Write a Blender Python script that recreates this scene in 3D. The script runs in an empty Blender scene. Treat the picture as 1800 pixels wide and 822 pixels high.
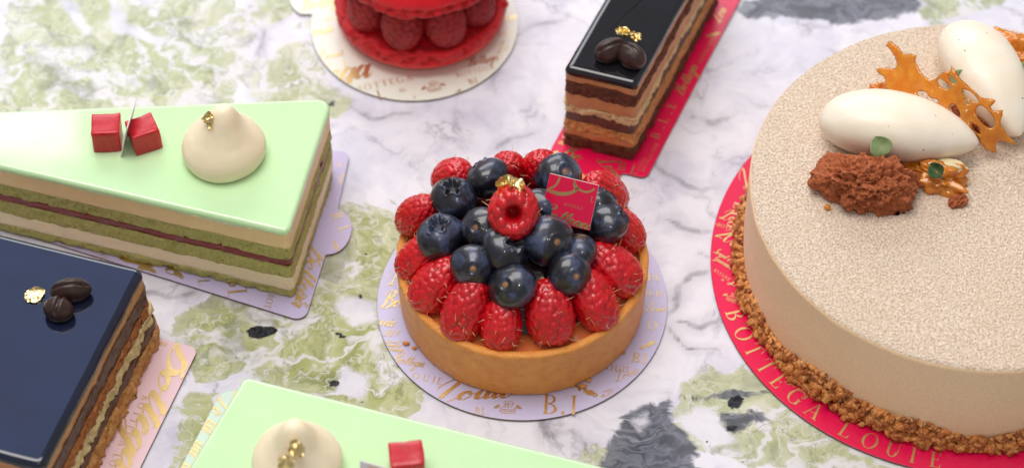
import bpy, bmesh, math, random
import numpy as np
from mathutils import Vector, Matrix

# ---------------------------------------------------------------- camera, world, lamps, exposure
sc = bpy.context.scene
col = sc.collection
K = 0.01                                   # everything below is written in centimetres

cam = bpy.data.cameras.new('camera')
camo = bpy.data.objects.new('camera', cam); col.objects.link(camo); sc.camera = camo
PITCH, DIST = math.radians(50.56), 100.24
fwd = Vector((0, math.cos(PITCH), -math.sin(PITCH)))
camo.location = -fwd * DIST * K
camo.rotation_euler = fwd.to_track_quat('-Z', 'Y').to_euler()
cam.lens, cam.sensor_width = 100, 36
cam.clip_start, cam.clip_end = 0.05, 50
cam.dof.use_dof = True
cam.dof.focus_distance = 0.955
cam.dof.aperture_fstop = 8.5

world = bpy.data.worlds.new('World'); sc.world = world; world.use_nodes = True
bg = world.node_tree.nodes['Background']
bg.inputs[0].default_value = (0.95, 0.955, 1.0, 1); bg.inputs[1].default_value = 0.28

def area(name, loc, target, sx, sy, power, color):
    l = bpy.data.lights.new(name, 'AREA'); l.shape = 'RECTANGLE'; l.size, l.size_y = sx, sy
    l.energy = power; l.color = color
    o = bpy.data.objects.new(name, l); col.objects.link(o); o.location = loc
    o.rotation_euler = (Vector(target) - Vector(loc)).to_track_quat('-Z', 'Y').to_euler()
    return o
area('ceiling_softbox', (-0.25, 0.2, 1.6), (-0.25, 0.2, 0), 1.1, 0.9, 19.5, (1.0, 0.96, 0.92))
area('back_window', (-0.35, 1.75, 1.15), (0, 0, 0.02), 1.7, 0.9, 20, (0.94, 0.965, 1.0))
area('blue_skylight', (-0.46, 0.95, 1.38), (-0.46, 0.95, 0), 0.26, 0.36, 0.30, (0.34, 0.48, 1.0))
area('ceiling_lamp', (-0.475, 1.205, 1.38), (-0.475, 1.205, 0), 0.10, 0.06, 0.16, (1.0, 0.98, 0.95))
area('room_lamp', (0.12, -0.95, 1.5), (0, 0, 0), 0.13, 0.09, 2.4, (1.0, 0.97, 0.93))

vs = sc.view_settings
vs.view_transform = 'Standard'; vs.look = 'None'; vs.gamma = 1; vs.exposure = 0.08; vs.use_curve_mapping = False
sc.render.engine = 'CYCLES'
sc.cycles.use_denoising = True
sc.cycles.max_bounces = 8

# ---------------------------------------------------------------- numpy noise
def _h(ix, iy, iz, s):
    n = (ix * 374761393 + iy * 668265263 + iz * 2147483647 + s * 974634777) & 0xFFFFFFFF
    n = ((n ^ (n >> 13)) * 1274126177) & 0xFFFFFFFF
    n = ((n ^ (n >> 16)) * 2246822519) & 0xFFFFFFFF
    return ((n ^ (n >> 15)) & 0xFFFF) / 32767.5 - 1.0
def vn(P, s=0):
    P = np.asarray(P, float); i = np.floor(P).astype(np.int64); f = P - i; f = f * f * (3 - 2 * f)
    x, y, z = i[..., 0], i[..., 1], i[..., 2]; a, b, c = f[..., 0], f[..., 1], f[..., 2]
    L = lambda p, q, t: p + (q - p) * t
    g = lambda dx, dy, dz: _h(x + dx, y + dy, z + dz, s)
    return L(L(L(g(0,0,0), g(1,0,0), a), L(g(0,1,0), g(1,1,0), a), b),
             L(L(g(0,0,1), g(1,0,1), a), L(g(0,1,1), g(1,1,1), a), b), c)
def fbm(P, s=0, o=3):
    P = np.asarray(P, float); r = 0; w = 1; t = 0
    for k in range(o):
        r = r + w * vn(P * 2 ** k + 17.3 * k, s + k); t += w; w *= .5
    return r / t
def sstep(a, b, x):
    t = np.clip((x - a) / (b - a), 0, 1); return t * t * (3 - 2 * t)

# ---------------------------------------------------------------- mesh helpers
def mk(name, V, F, mat, parent=None, origin=(0, 0, 0), loc=None, smooth=True, flat=()):
    V = (np.asarray(V, float) - np.asarray(origin, float)) * K
    me = bpy.data.meshes.new(name)
    me.from_pydata(V.tolist(), [], [tuple(int(q) for q in f) for f in F])
    if smooth:
        fl = np.ones(len(me.polygons), bool)
        for q in flat: fl[q] = False
        me.polygons.foreach_set('use_smooth', fl)
    if mat: me.materials.append(mat)
    me.update()
    return link(name, me, parent, origin if loc is None else loc)
def link(name, me, parent=None, loc=(0, 0, 0)):
    o = bpy.data.objects.new(name, me); col.objects.link(o)
    if parent is not None:
        o.parent = parent
        o.location = (Vector(loc) * K) - (Vector(parent['o']) * K) if 'o' in parent else Vector(loc) * K
    else:
        o.location = Vector(loc) * K
    return o
def tag(o, label, cat, group=None):
    o['label'] = label; o['category'] = cat
    if group: o['group'] = group
    return o
ROOTS = []
def root(name, loc, label, cat, group=None):
    o = bpy.data.objects.new(name, None); col.objects.link(o); o.location = Vector(loc) * K
    o.empty_display_size = 0.01; o['o'] = [float(q) for q in loc]; ROOTS.append(o)
    return tag(o, label, cat, group)
def orient(o, d, spin=0.0):
    q = Vector(d).to_track_quat('Z', 'Y'); o.rotation_mode = 'QUATERNION'
    o.rotation_quaternion = q @ Matrix.Rotation(spin, 3, 'Z').to_quaternion()
def gridfaces(m, n, wrap=True):
    f = []
    nn = n if wrap else n - 1
    for i in range(m - 1):
        for j in range(nn):
            a, b = i * n + j, i * n + (j + 1) % n
            f.append((a, b, b + n, a + n))
    return f
def catmull(pts, n, closed=False):
    p = np.asarray(pts, float)
    if closed: q = np.vstack([p[-1], p, p[0], p[1]])
    else: q = np.vstack([2 * p[0] - p[1], p, 2 * p[-1] - p[-2]])
    out = []
    for i in range(len(q) - 3):
        a, b, c, d = q[i:i + 4]
        for t in np.linspace(0, 1, n, endpoint=False):
            out.append(.5 * (2 * b + (c - a) * t + (2 * a - 5 * b + 4 * c - d) * t * t + (3 * b - a - 3 * c + d) * t ** 3))
    if not closed: out.append(q[-2])
    return np.array(out)
def resample(p, n):
    d = np.r_[0, np.cumsum(np.linalg.norm(np.diff(p, axis=0), axis=1))]
    t = np.linspace(0, d[-1], n)
    return np.stack([np.interp(t, d, p[:, k]) for k in range(p.shape[1])], 1)
def lathe(prof, n):
    a = np.linspace(0, 2 * np.pi, n, endpoint=False); prof = np.asarray(prof, float)
    V = np.stack([prof[:, :1] * np.cos(a), prof[:, :1] * np.sin(a), np.repeat(prof[:, 1:2], n, 1)], -1)
    return V.reshape(-1, 3), gridfaces(len(prof), n)
def meshnormals(V, m, n):
    G = V.reshape(m, n, 3)
    du = np.roll(G, -1, 1) - np.roll(G, 1, 1); dv = np.gradient(G, axis=0)
    N = np.cross(du, dv); l = np.linalg.norm(N, axis=-1, keepdims=True)
    return (N / np.maximum(l, 1e-9)).reshape(-1, 3)
def rounded(corners, radii, step=.12):
    """closed CCW outline with rounded corners, evenly resampled"""
    c = [np.array(q, float) for q in corners]; n = len(c); out = []
    if not hasattr(radii, '__len__'): radii = [radii] * n
    for i in range(n):
        p, q, r = c[i - 1], c[i], c[(i + 1) % n]
        a = (p - q) / np.linalg.norm(p - q); b = (r - q) / np.linalg.norm(r - q)
        ang = math.acos(np.clip(a @ b, -1, 1)); R = radii[i]
        if R < 1e-3: out.append(q); continue
        t = R / math.tan(ang / 2); s, e = q + a * t, q + b * t
        m = q + (a + b) / np.linalg.norm(a + b) * (R / math.sin(ang / 2))
        a0 = math.atan2(*(s - m)[::-1]); a1 = math.atan2(*(e - m)[::-1])
        d = (a1 - a0 + math.pi) % (2 * math.pi) - math.pi
        for k in range(9):
            t_ = a0 + d * k / 8; out.append(m + R * np.array((math.cos(t_), math.sin(t_))))
    p = np.array(out); p = np.vstack([p, p[0]])
    L = np.linalg.norm(np.diff(p, axis=0), axis=1).sum()
    return resample(p, max(12, int(L / step)) + 1)[:-1]
def onormals(p):
    t = np.roll(p, -1, 0) - np.roll(p, 1, 0); t /= np.maximum(np.linalg.norm(t, axis=1, keepdims=True), 1e-9)
    return np.stack([t[:, 1], -t[:, 0]], 1)
def inside(poly, P):
    poly = np.asarray(poly); P = np.asarray(P); r = np.zeros(len(P), bool)
    x, y = P[:, 0], P[:, 1]
    for (x0, y0), (x1, y1) in zip(poly, np.roll(poly, -1, 0)):
        if y0 == y1: continue
        k = ((y0 > y) != (y1 > y)) & (x < (x1 - x0) * (y - y0) / (y1 - y0) + x0); r ^= k
    return r
def polydist(poly, P):
    poly = np.asarray(poly, float); d = np.full(len(P), 1e9)
    for a, b in zip(poly, np.roll(poly, -1, 0)):
        ab = b - a; t = np.clip(((P - a) @ ab) / max(ab @ ab, 1e-9), 0, 1)
        d = np.minimum(d, np.linalg.norm(P - a - t[:, None] * ab, axis=1))
    return np.where(inside(poly, P), d, -d)

# ---------------------------------------------------------------- node helpers
class NT:
    def __init__(s, name):
        s.m = bpy.data.materials.new(name); s.m.use_nodes = True; s.t = s.m.node_tree
        s.b = s.t.nodes['Principled BSDF']; s._c = {}
    def nd(s, typ, **kw):
        n = s.t.nodes.new(typ)
        for k, v in kw.items(): setattr(n, k, v)
        return n
    def put(s, sock, v):
        if hasattr(v, 'is_output'): s.t.links.new(v, sock)
        elif isinstance(v, (tuple, list)) and len(v) == 3 and sock.type == 'RGBA': sock.default_value = (*v, 1)
        else: sock.default_value = v
    def coord(s, rnd=False):
        if rnd not in s._c:
            tc = s.nd('ShaderNodeTexCoord'); m = s.nd('ShaderNodeMapping'); m.inputs['Scale'].default_value = (100, 100, 100)
            s.t.links.new(tc.outputs['Object'], m.inputs[0])
            if rnd:
                oi = s.nd('ShaderNodeObjectInfo'); k = s.nd('ShaderNodeVectorMath', operation='SCALE')
                k.inputs[0].default_value = (37, 71, 53); s.t.links.new(oi.outputs['Random'], k.inputs[3])
                s.t.links.new(k.outputs[0], m.inputs[1])
            s._c[rnd] = m.outputs[0]
        return s._c[rnd]
    def noise(s, scale, detail=3, rough=.5, dist=0., vec=None, color=False, rnd=False):
        n = s.nd('ShaderNodeTexNoise'); s.put(n.inputs['Vector'], vec or s.coord(rnd))
        n.inputs['Scale'].default_value = scale; n.inputs['Detail'].default_value = detail
        n.inputs['Roughness'].default_value = rough; n.inputs['Distortion'].default_value = dist
        return n.outputs['Color' if color else 'Fac']
    def voro(s, scale, feature='F1', vec=None, out='Distance', rnd=False, random=1.):
        n = s.nd('ShaderNodeTexVoronoi', feature=feature); s.put(n.inputs['Vector'], vec or s.coord(rnd))
        n.inputs['Scale'].default_value = scale; n.inputs['Randomness'].default_value = random
        return n.outputs[out]
    def ramp(s, fac, stops, interp='LINEAR'):
        n = s.nd('ShaderNodeValToRGB'); n.color_ramp.interpolation = interp; e = n.color_ramp.elements
        while len(e) < len(stops): e.new(.5)
        for k, (p, c) in zip(e, stops):
            k.position = p; k.color = (*c, 1) if hasattr(c, '__len__') else (c, c, c, 1)
        s.put(n.inputs[0], fac); return n.outputs[0]
    def math(s, op, a, b=0., clamp=False):
        n = s.nd('ShaderNodeMath', operation=op, use_clamp=clamp); s.put(n.inputs[0], a); s.put(n.inputs[1], b); return n.outputs[0]
    def mix(s, f, a, b, mode='MIX'):
        n = s.nd('ShaderNodeMix', data_type='RGBA', blend_type=mode); s.put(n.inputs[0], f); s.put(n.inputs[6], a); s.put(n.inputs[7], b); return n.outputs[2]
    def vadd(s, a, b, k=1.):
        n = s.nd('ShaderNodeVectorMath', operation='MULTIPLY_ADD'); s.put(n.inputs[0], b); n.inputs[1].default_value = (k, k, k); s.put(n.inputs[2], a); return n.outputs[0]
    def vmul(s, a, v):
        n = s.nd('ShaderNodeVectorMath', operation='MULTIPLY'); s.put(n.inputs[0], a); n.inputs[1].default_value = v; return n.outputs[0]
    def attr(s, name):
        n = s.nd('ShaderNodeAttribute'); n.attribute_name = name; return n.outputs['Fac']
    def bump(s, h, strength=.5, dist=.05, normal=None):
        n = s.nd('ShaderNodeBump'); n.inputs['Strength'].default_value = strength; n.inputs['Distance'].default_value = dist * K
        s.put(n.inputs['Height'], h)
        if normal is not None: s.put(n.inputs['Normal'], normal)
        return n.outputs[0]
    def set(s, **kw):
        names = dict(base='Base Color', rough='Roughness', metal='Metallic', ior='IOR', spec='Specular IOR Level', coat='Coat Weight',
                     coatr='Coat Roughness', sss='Subsurface Weight', sssr='Subsurface Radius', ssss='Subsurface Scale', trans='Transmission Weight',
                     normal='Normal', coatn='Coat Normal', sheen='Sheen Weight', sheenr='Sheen Roughness', alpha='Alpha')
        for k, v in kw.items(): s.put(s.b.inputs[names[k]], v)
        return s.m
def S(r, g, b):
    f = lambda c: (c / 12.92 if c <= .04045 else ((c + .055) / 1.055) ** 2.4)
    return (f(r / 255), f(g / 255), f(b / 255))
# ---------------------------------------------------------------- marble tabletop
GREEN_PATCHES = [[(-18.57, 9.23), (-17.97, 10.55), (-17.77, 11.74), (-14.75, 11.74), (-14.2, 10.26), (-12.28, 11.74), (-11.17, 11.29), (-10.64, 9.67), (-10.58, 7.08), (-10.82, 5.95), (-14.46, 4.84), (-19.01, 4.84), (-19.27, 7.08)], [(-9.06, 8.08), (-7.81, 8.36), (-7.12, 7.08), (-6.66, 5.95), (-7.48, 5.67), (-8.54, 6.23)], [(-9.06, 11.14), (-8.59, 11.26), (-8.41, 10.55), (-8.89, 10.49)], [(-10.86, -3.78), (-9.82, -3.15), (-8.22, -3.78), (-7.33, -4.02), (-5.96, -1.52), (-6.03, 0.29), (-5.24, 0.94), (-3.63, 0.81), (-3.95, -2.28), (-4.12, -3.28), (-4.08, -4.76), (-3.47, -5.97), (-2.48, -7.52), (-3.81, -7.99), (-4.96, -7.75), (-6.52, -6.92), (-9.24, -6.21), (-10.73, -6.92), (-11.01, -5.73)], [(-10.73, -6.92), (-9.42, -6.45), (-9.51, -8.1), (-10.66, -10.63), (-11.41, -10.63), (-10.84, -8.1)], [(6.51, -7.16), (8.27, -6.4), (9.92, -7.63), (11.72, -9.03), (13.09, -10.63), (10.28, -10.63), (9.43, -9.38), (7.58, -8.68)], [(16.33, 11.29), (17.85, 11.44), (17.44, 10.61), (16.26, 10.55)], [(3.01, -9.49), (3.59, -9.26), (4.21, -10.63), (2.99, -10.63)], [(6.19, -7.99), (6.65, -8.22), (6.91, -8.85), (6.44, -8.68)]]
SLATE_PATCHES = [[(8.25, 10.91), (9.48, 11.74), (15.62, 11.74), (15.24, 10.7), (13.67, 10.32), (12.59, 10.11), (11.53, 10.26), (10.27, 10.55), (9.19, 10.4)], [(3.71, -7.99), (4.4, -7.35), (5.26, -7.23), (5.55, -8.22), (6.12, -9.49), (6.21, -10.63), (2.62, -10.63), (3.02, -9.26), (3.41, -8.57)], [(5.74, -7.09), (6.9, -6.92), (7.68, -6.69), (8.53, -6.88), (7.66, -7.11), (6.31, -7.3)], [(6.96, -7.75), (8.02, -7.52), (8.57, -7.99), (7.58, -8.57), (7.19, -8.8)]]
BLACK_FLECKS = [[(-9.13, -4.27), (-8.79, -4.05), (-8.2, -4.12), (-7.96, -4.32), (-8.52, -4.64), (-8.95, -4.64)], [(-6.18, -4.34), (-5.93, -4.32), (-5.68, -4.56), (-5.88, -4.61)], [(-6.19, -6.5), (-6.0, -6.38), (-5.77, -6.47), (-5.88, -6.66), (-6.11, -6.66)], [(7.19, -7.35), (7.33, -7.14), (7.66, -6.97), (7.81, -7.16), (7.71, -7.49), (7.38, -7.63)], [(7.08, -8.34), (7.32, -8.22), (7.56, -8.31), (7.44, -8.5), (7.17, -8.5)], [(6.34, -8.85), (6.49, -8.89), (6.67, -9.12), (6.54, -9.1)], [(-5.36, -2.73), (-5.2, -2.68), (-5.16, -2.88), (-5.31, -2.93)], [(-6.77, 6.09), (-6.47, 6.51), (-6.53, 5.95)]]
WHITE_GAPS = [[(-6.19, -3.15), (-5.91, -2.78), (-4.82, -3.03), (-4.6, -3.78), (-5.47, -4.15)], [(-5.8, -5.73), (-4.81, -6.21), (-4.98, -7.16), (-5.94, -6.92)], [(6.21, -7.52), (6.8, -7.52), (6.88, -8.1), (7.57, -8.92), (6.42, -9.26), (5.52, -7.99)], [(4.03, -8.06), (4.54, -7.75), (4.68, -8.15), (4.27, -8.45)], [(-17.34, 11.74), (-16.8, 11.74), (-15.64, 9.67), (-15.95, 9.61)], [(-15.29, 11.74), (-14.97, 11.74), (-14.52, 10.26), (-12.73, 9.23), (-13.15, 9.09), (-14.91, 9.82)]]
GREY_VEINS = [[(5.34, -3.35), (5.8, -2.93), (6.34, -1.92), (6.84, -1.67)], [(5.37, -4.05), (5.83, -4.95), (6.2, -5.2), (7.02, -5.15)], [(5.78, -3.68), (6.45, -4.05), (7.14, -3.8)], [(0.95, -8.13), (1.89, -8.82), (2.73, -9.72)], [(-6.79, 6.66), (-5.93, 6.09), (-4.87, 5.4), (-3.63, 5.67)], [(-0.45, 3.97), (0.1, 4.29), (0.93, 4.71)], [(4.94, 4.29), (5.31, 2.94), (6.71, 2.13), (7.12, 2.26)], [(-12.79, -2.9), (-11.8, -2.98), (-10.94, -2.65)], [(6.85, 5.54), (7.46, 5.26), (8.31, 5.67)], [(-9.88, 11.29), (-9.15, 9.67), (-9.39, 8.22), (-8.8, 7.08)], [(0.11, 9.67), (0.75, 9.96), (2.13, 10.11)], [(5.64, 0.81), (6.32, 0.23), (7.03, 0.29)]]

def mat_marble():
    t = NT('polished_marble'); c = t.coord()
    warp1 = t.noise(.35, 3, .55, vec=c, color=True); warp2 = t.noise(1.5, 2, .5, vec=c, color=True)
    w = t.vadd(t.vadd(c, warp1, 2.2), warp2, .55)
    fine = t.noise(1.1, 8, .62, dist=1.3, vec=w); med = t.noise(.42, 6, .6, dist=.8, vec=w)
    # white ground with soft lilac-grey clouds and hairline veins
    white = t.ramp(med, [(.25, S(186, 185, 202)), (.40, S(213, 211, 225)), (.58, S(229, 227, 236)), (.8, S(220, 217, 229))])
    rid = t.math('ABSOLUTE', t.math('SUBTRACT', t.noise(.26, 6, .55, dist=.6, vec=t.vadd(c, warp2, .5)), .5))
    vein = t.ramp(rid, [(0, 1.), (.006, .7), (.012, .25), (.05, 0.)])
    vein = t.math('MULTIPLY', vein, t.ramp(t.noise(.5, 3, .5, vec=c), [(.42, 0.), (.66, .75)]))
    base = t.mix(vein, white, S(150, 147, 160))
    tv = t.math('ADD', t.attr('vein'), t.math('MULTIPLY', t.math('SUBTRACT', t.noise(4, 3, .6, vec=c), .5), .12))
    tm = t.math('MULTIPLY', t.ramp(tv, [(.0, .8), (.06, .6), (.14, .22), (.55, 0.)]), t.ramp(t.noise(.9, 3, vec=c), [(.32, .15), (.6, 1.)]))
    base = t.mix(tm, base, S(122, 118, 130))
    # sage green brecciated patches
    g = t.math('ADD', t.attr('green'), t.math('MULTIPLY', t.math('SUBTRACT', t.noise(.36, 4, .5, dist=.5, vec=w), .38), 4.6))
    gm = t.ramp(t.math('MULTIPLY_ADD', g, .5), [(0., 0.), (.47, 0.), (.52, .85), (1., 1.)])
    fl = t.noise(.45, 4, .5, dist=.7, vec=t.vmul(w, (1.4, .8, 1)))
    gp = t.ramp(fl, [(.25, S(158, 164, 124)), (.42, S(192, 196, 160)), (.5, S(176, 182, 142)), (.6, S(203, 205, 178)), (.75, S(216, 215, 204))])
    gv = t.ramp(fl, [(.25, S(128, 134, 84)), (.4, S(166, 172, 112)), (.48, S(188, 190, 146)), (.55, S(158, 164, 108)), (.66, S(196, 198, 164)), (.78, S(216, 215, 200))])
    gcol = t.mix(t.attr('vivid'), gp, gv)
    def ridge(scale, vec, wdt, det=4, rgh=.5):
        r_ = t.math('ABSOLUTE', t.math('SUBTRACT', t.noise(scale, det, rgh, dist=.5, vec=vec), .5))
        return t.ramp(r_, [(0., 1.), (wdt * .4, .75), (wdt, 0.)])
    wv = t.vadd(t.vadd(c, warp1, 3.4), warp2, 1.0)
    big_v = ridge(.30, wv, .05, 3); mid_v = ridge(.65, t.vadd(wv, t.noise(2.2, 3, .55, vec=c, color=True), .6), .03)
    fine_v = t.math('MULTIPLY', ridge(2.0, t.vadd(wv, t.noise(3., 3, .55, vec=c, color=True), .7), .028), t.ramp(t.noise(.5, 2, vec=w), [(.42, .15), (.58, .9)]))
    net = t.math('MAXIMUM', t.math('MAXIMUM', big_v, t.math('MULTIPLY', mid_v, .6)), t.math('MULTIPLY', fine_v, .22))
    gcol = t.mix(net, gcol, S(222, 220, 225))
    rim = t.math('MULTIPLY', ridge(.6, t.vadd(wv, warp2, .6), .018), .45); gcol = t.mix(rim, gcol, S(112, 116, 96))
    olive = t.ramp(t.noise(.55, 4, .6, vec=w), [(.55, 0.), (.66, .55)])
    gcol = t.mix(olive, gcol, S(120, 124, 104))
    base = t.mix(gm, base, gcol)
    # slate patches with flowing pale lines
    k = t.math('ADD', t.attr('slate'), t.math('MULTIPLY', t.math('SUBTRACT', t.noise(1.3, 6, .6, dist=.8, vec=w), .5), 1.1))
    km = t.ramp(t.math('MULTIPLY_ADD', k, .5), [(0., 0.), (.48, 0.), (.56, .9), (1., 1.)])
    flow = t.noise(.8, 5, .52, dist=.9, vec=t.vmul(w, (.7, 1.3, 1)))
    kcol = t.ramp(flow, [(.25, S(44, 46, 57)), (.42, S(78, 81, 93)), (.5, S(116, 119, 132)), (.57, S(72, 75, 87)), (.66, S(136, 139, 150)), (.8, S(150, 156, 150))])
    base = t.mix(km, base, kcol)
    wg = t.math('ADD', t.attr('gap'), t.math('MULTIPLY', t.math('SUBTRACT', t.noise(1.5, 5, .6, vec=w), .5), .7))
    base = t.mix(t.ramp(t.math('MULTIPLY_ADD', wg, .5), [(.44, 0.), (.56, .92)]), base, white)
    f = t.math('ADD', t.attr('fleck'), t.math('MULTIPLY', t.math('SUBTRACT', t.noise(5, 4, .6, vec=w), .5), .22))
    base = t.mix(t.ramp(t.math('MULTIPLY_ADD', f, .5), [(.49, 0.), (.515, 1.)]), base, t.ramp(t.noise(6, 4, .6, vec=w), [(.4, S(26, 27, 33)), (.7, S(64, 66, 74))]))
    speck = t.math('MULTIPLY', t.ramp(t.voro(.9, vec=w), [(.03, 1.), (.06, 0.)]), gm)
    base = t.mix(speck, base, S(70, 74, 74))
    for n in t.t.nodes:                       # MULTIPLY_ADD: x * 0.5 + 0.5
        if n.type == 'MATH' and n.operation == 'MULTIPLY_ADD': n.inputs[2].default_value = .5
    return t.set(base=base, rough=t.ramp(fine, [(.3, .16), (.7, .26)]), ior=1.42, coat=0.)

def build_table():
    xs = np.r_[-75, -50, -32, np.arange(-22, 22.01, .13), 32, 50, 75]
    ys = np.r_[-45, -25, np.arange(-13, 14.01, .13), 22, 40, 60]
    X, Y = np.meshgrid(xs, ys); V = np.stack([X, Y, 0 * X], -1).reshape(-1, 3)
    F = gridfaces(len(ys), len(xs), wrap=False); n = len(V)
    # slab edge and underside
    b = [0, len(xs) - 1, n - 1, n - len(xs)]
    V = np.vstack([V, [(V[i][0], V[i][1], -2.5) for i in b]])
    ring = list(range(len(xs))) + [i * len(xs) + len(xs) - 1 for i in range(1, len(ys))] + [n - 2 - i for i in range(len(xs) - 1)] + [i * len(xs) for i in range(len(ys) - 2, 0, -1)]
    o = mk('marble_tabletop', V, F + [(n + 3, n + 2, n + 1, n)], mat_marble(), smooth=False)
    me = o.data
    P = V[:, :2]
    for nm, polys in (('green', GREEN_PATCHES), ('slate', SLATE_PATCHES), ('fleck', BLACK_FLECKS), ('gap', WHITE_GAPS)):
        d = np.full(len(P), -9.)
        near = (np.abs(P[:, 0]) < 25) & (np.abs(P[:, 1]) < 16)
        for q in polys: d[near] = np.maximum(d[near], polydist(q, P[near]))
        if nm in ('green', 'slate'):      # the veining goes on outside the picture
            far = ~near | (np.abs(P[:, 0]) > 20) | (P[:, 1] > 12.5) | (P[:, 1] < -11.5)
            blob = fbm(np.c_[P * .09, np.zeros(len(P))], 5 if nm == 'green' else 9, 3)
            d[far] = np.maximum(d[far], (blob[far] - (.1 if nm == 'green' else .35)) * 6)
        a = me.attributes.new(nm, 'FLOAT', 'POINT'); a.data.foreach_set('value', np.clip(d, -3, 3).astype(np.float32))
    d = np.full(len(P), 3.); near = (np.abs(P[:, 0]) < 25) & (np.abs(P[:, 1]) < 16); Pn = P[near]; Z0 = np.zeros(len(Pn)); Pn = Pn + np.c_[fbm(np.c_[Pn * .9, Z0], 31, 3), fbm(np.c_[Pn * .9, Z0 + 9], 37, 3)] * .45; dn = np.full(len(Pn), 3.)
    for q in GREY_VEINS:
        q = catmull(q, 5)
        for a_, b_ in zip(q[:-1], q[1:]):
            ab = b_ - a_; tt = np.clip(((Pn - a_) @ ab) / (ab @ ab), 0, 1); e_ = Pn - a_ - tt[:, None] * ab; dd = np.linalg.norm(e_, axis=1); dn = np.minimum(dn, dd)
    d[near] = dn; a = me.attributes.new('vein', 'FLOAT', 'POINT'); a.data.foreach_set('value', np.clip(d, -3, 3).astype(np.float32))
    d = np.full(len(P), 0.); near = (np.abs(P[:, 0]) < 25) & (np.abs(P[:, 1]) < 16)
    for q in (GREEN_PATCHES[3], GREEN_PATCHES[4]): d[near] = np.maximum(d[near], sstep(-1.5, .5, polydist(q, P[near])))
    a = me.attributes.new('vivid', 'FLOAT', 'POINT'); a.data.foreach_set('value', d.astype(np.float32))
    o['kind'] = 'structure'; o['label'] = 'polished white marble tabletop with sage green and slate veining'
build_table()

# ---------------------------------------------------------------- materials
def plain(name, base, rough=.5, **kw):
    t = NT(name); return t.set(base=base, rough=rough, **kw)
def mat_gold(name='gold_foil', c=(.86, .62, .27), r=.34):
    t = NT(name); n = t.noise(14, 4, .6)
    return t.set(base=t.ramp(n, [(.3, tuple(q * .82 for q in c)), (.7, c)]), metal=1., rough=r, normal=t.bump(t.noise(2, 2), .06, .02))
M = {}
M['foil'] = mat_gold()
M['leaf_gold'] = mat_gold('gold_leaf', (1.0, .78, .36), .30)
def mat_paper(name, c, rough=.28):
    t = NT(name); n = t.noise(2.2, 4)
    return t.set(base=t.mix(t.ramp(n, [(.3, 0.), (.75, .12)]), c, tuple(q * .8 for q in c)), rough=rough, coat=.35, coatr=.16, normal=t.bump(t.noise(1.2, 3), .06, .03))
M['lavender'] = mat_paper('lavender_board_paper', S(204, 198, 232))
M['lilac'] = mat_paper('lilac_board_paper', S(198, 186, 222))
M['pink'] = mat_paper('pink_board_paper', S(238, 205, 212))
M['mint'] = mat_paper('mint_board_paper', S(214, 236, 222))
M['ivory'] = mat_paper('ivory_board_paper', S(232, 234, 222))
M['crimson'] = mat_paper('crimson_board_paper', S(230, 8, 78), .25)
def mat_card():
    t = NT('grey_cardboard'); n = t.noise(9, 5, .7)
    return t.set(base=t.ramp(n, [(.3, S(92, 74, 66)), (.7, S(140, 118, 104))]), rough=.85)
M['card'] = mat_card()

def mat_crumbly(name, a, b, dark, scale=5., pore=.5, rough=.8, wet=0., bump=.9):
    t = NT(name); n = t.noise(scale, 6, .68); big = t.noise(scale * .22, 3)
    v = t.voro(scale * 1.5, rnd=False, vec=t.vadd(t.coord(), t.noise(scale, 2, color=True), .12))
    c = t.ramp(n, [(.32, a), (.66, b)])
    c = t.mix(t.ramp(big, [(.35, 0.), (.75, .35)]), c, a)
    p = t.math('MULTIPLY', t.ramp(v, [(.1, 1.), (.34, 0.)]), t.ramp(t.noise(scale * .6, 3), [(.5, 0.), (.62, pore)]))
    c = t.mix(p, c, dark)
    h = t.math('SUBTRACT', t.math('ADD', n, t.math('MULTIPLY', t.noise(scale * 3.2, 3), .5)), t.math('MULTIPLY', p, 1.2))
    nb = t.bump(h, bump, .1)
    return t.set(base=c, rough=rough, normal=nb, coat=wet, coatr=.3, sss=.08, sssr=(.6, .35, .2), ssss=.1 * K)
def mat_cream(name, c, rough=.42, sub=.25, bumpk=.12, var=.1):
    t = NT(name); n = t.noise(3., 4, .6)
    col_ = t.mix(t.ramp(n, [(.3, 0.), (.75, var * 3)]), c, tuple(q * .78 for q in c))
    return t.set(base=col_, rough=rough, sss=sub, sssr=(1, .6, .4), ssss=.22 * K, normal=t.bump(t.noise(7, 5, .6), bumpk, .06))
M['green_sponge'] = mat_crumbly('pistachio_sponge', S(176, 174, 92), S(212, 208, 136), S(104, 102, 44), 7, .8)
M['beige_mousse'] = mat_cream('beige_mousse', S(252, 222, 164), .45, .15, .2)
M['pale_cream'] = mat_cream('pale_cream', S(252, 234, 196), .45, .2, .2)
M['red_jelly_layer'] = mat_crumbly('red_fruit_layer', S(112, 2, 14), S(150, 8, 24), S(56, 2, 8), 5, .4, .35, .3, .5)
def mat_glaze(name, c, rough=.06, var=None, bumpk=.08, sss=0.):
    t = NT(name); n = t.noise(.5, 2)
    b = c if var is None else t.mix(t.ramp(n, [(.35, 0.), (.7, 1.)]), c, var)
    return t.set(base=b, rough=rough, coat=.5, coatr=.03, sss=sss, sssr=(.6, 1, .5), ssss=.3 * K, normal=t.bump(t.math('ADD', t.noise(.35, 2), t.math('ADD', t.math('MULTIPLY', t.noise(2.2, 3), .06), t.math('MULTIPLY', t.ramp(t.voro(.8), [(.02, 1.), (.05, 0.)]), .06))), bumpk, .25))
M['mint_glaze'] = mat_glaze('pale_green_mirror_glaze', S(206, 240, 188), .10, S(200, 237, 182), .06, .15)
M['dark_glaze'] = mat_glaze('dark_chocolate_mirror_glaze', S(27, 26, 32), .045, S(22, 21, 25), .10)
M['blue_glaze'] = mat_glaze('blue_black_mirror_glaze', S(26, 31, 54), .05, S(22, 25, 40), .12)
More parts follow.
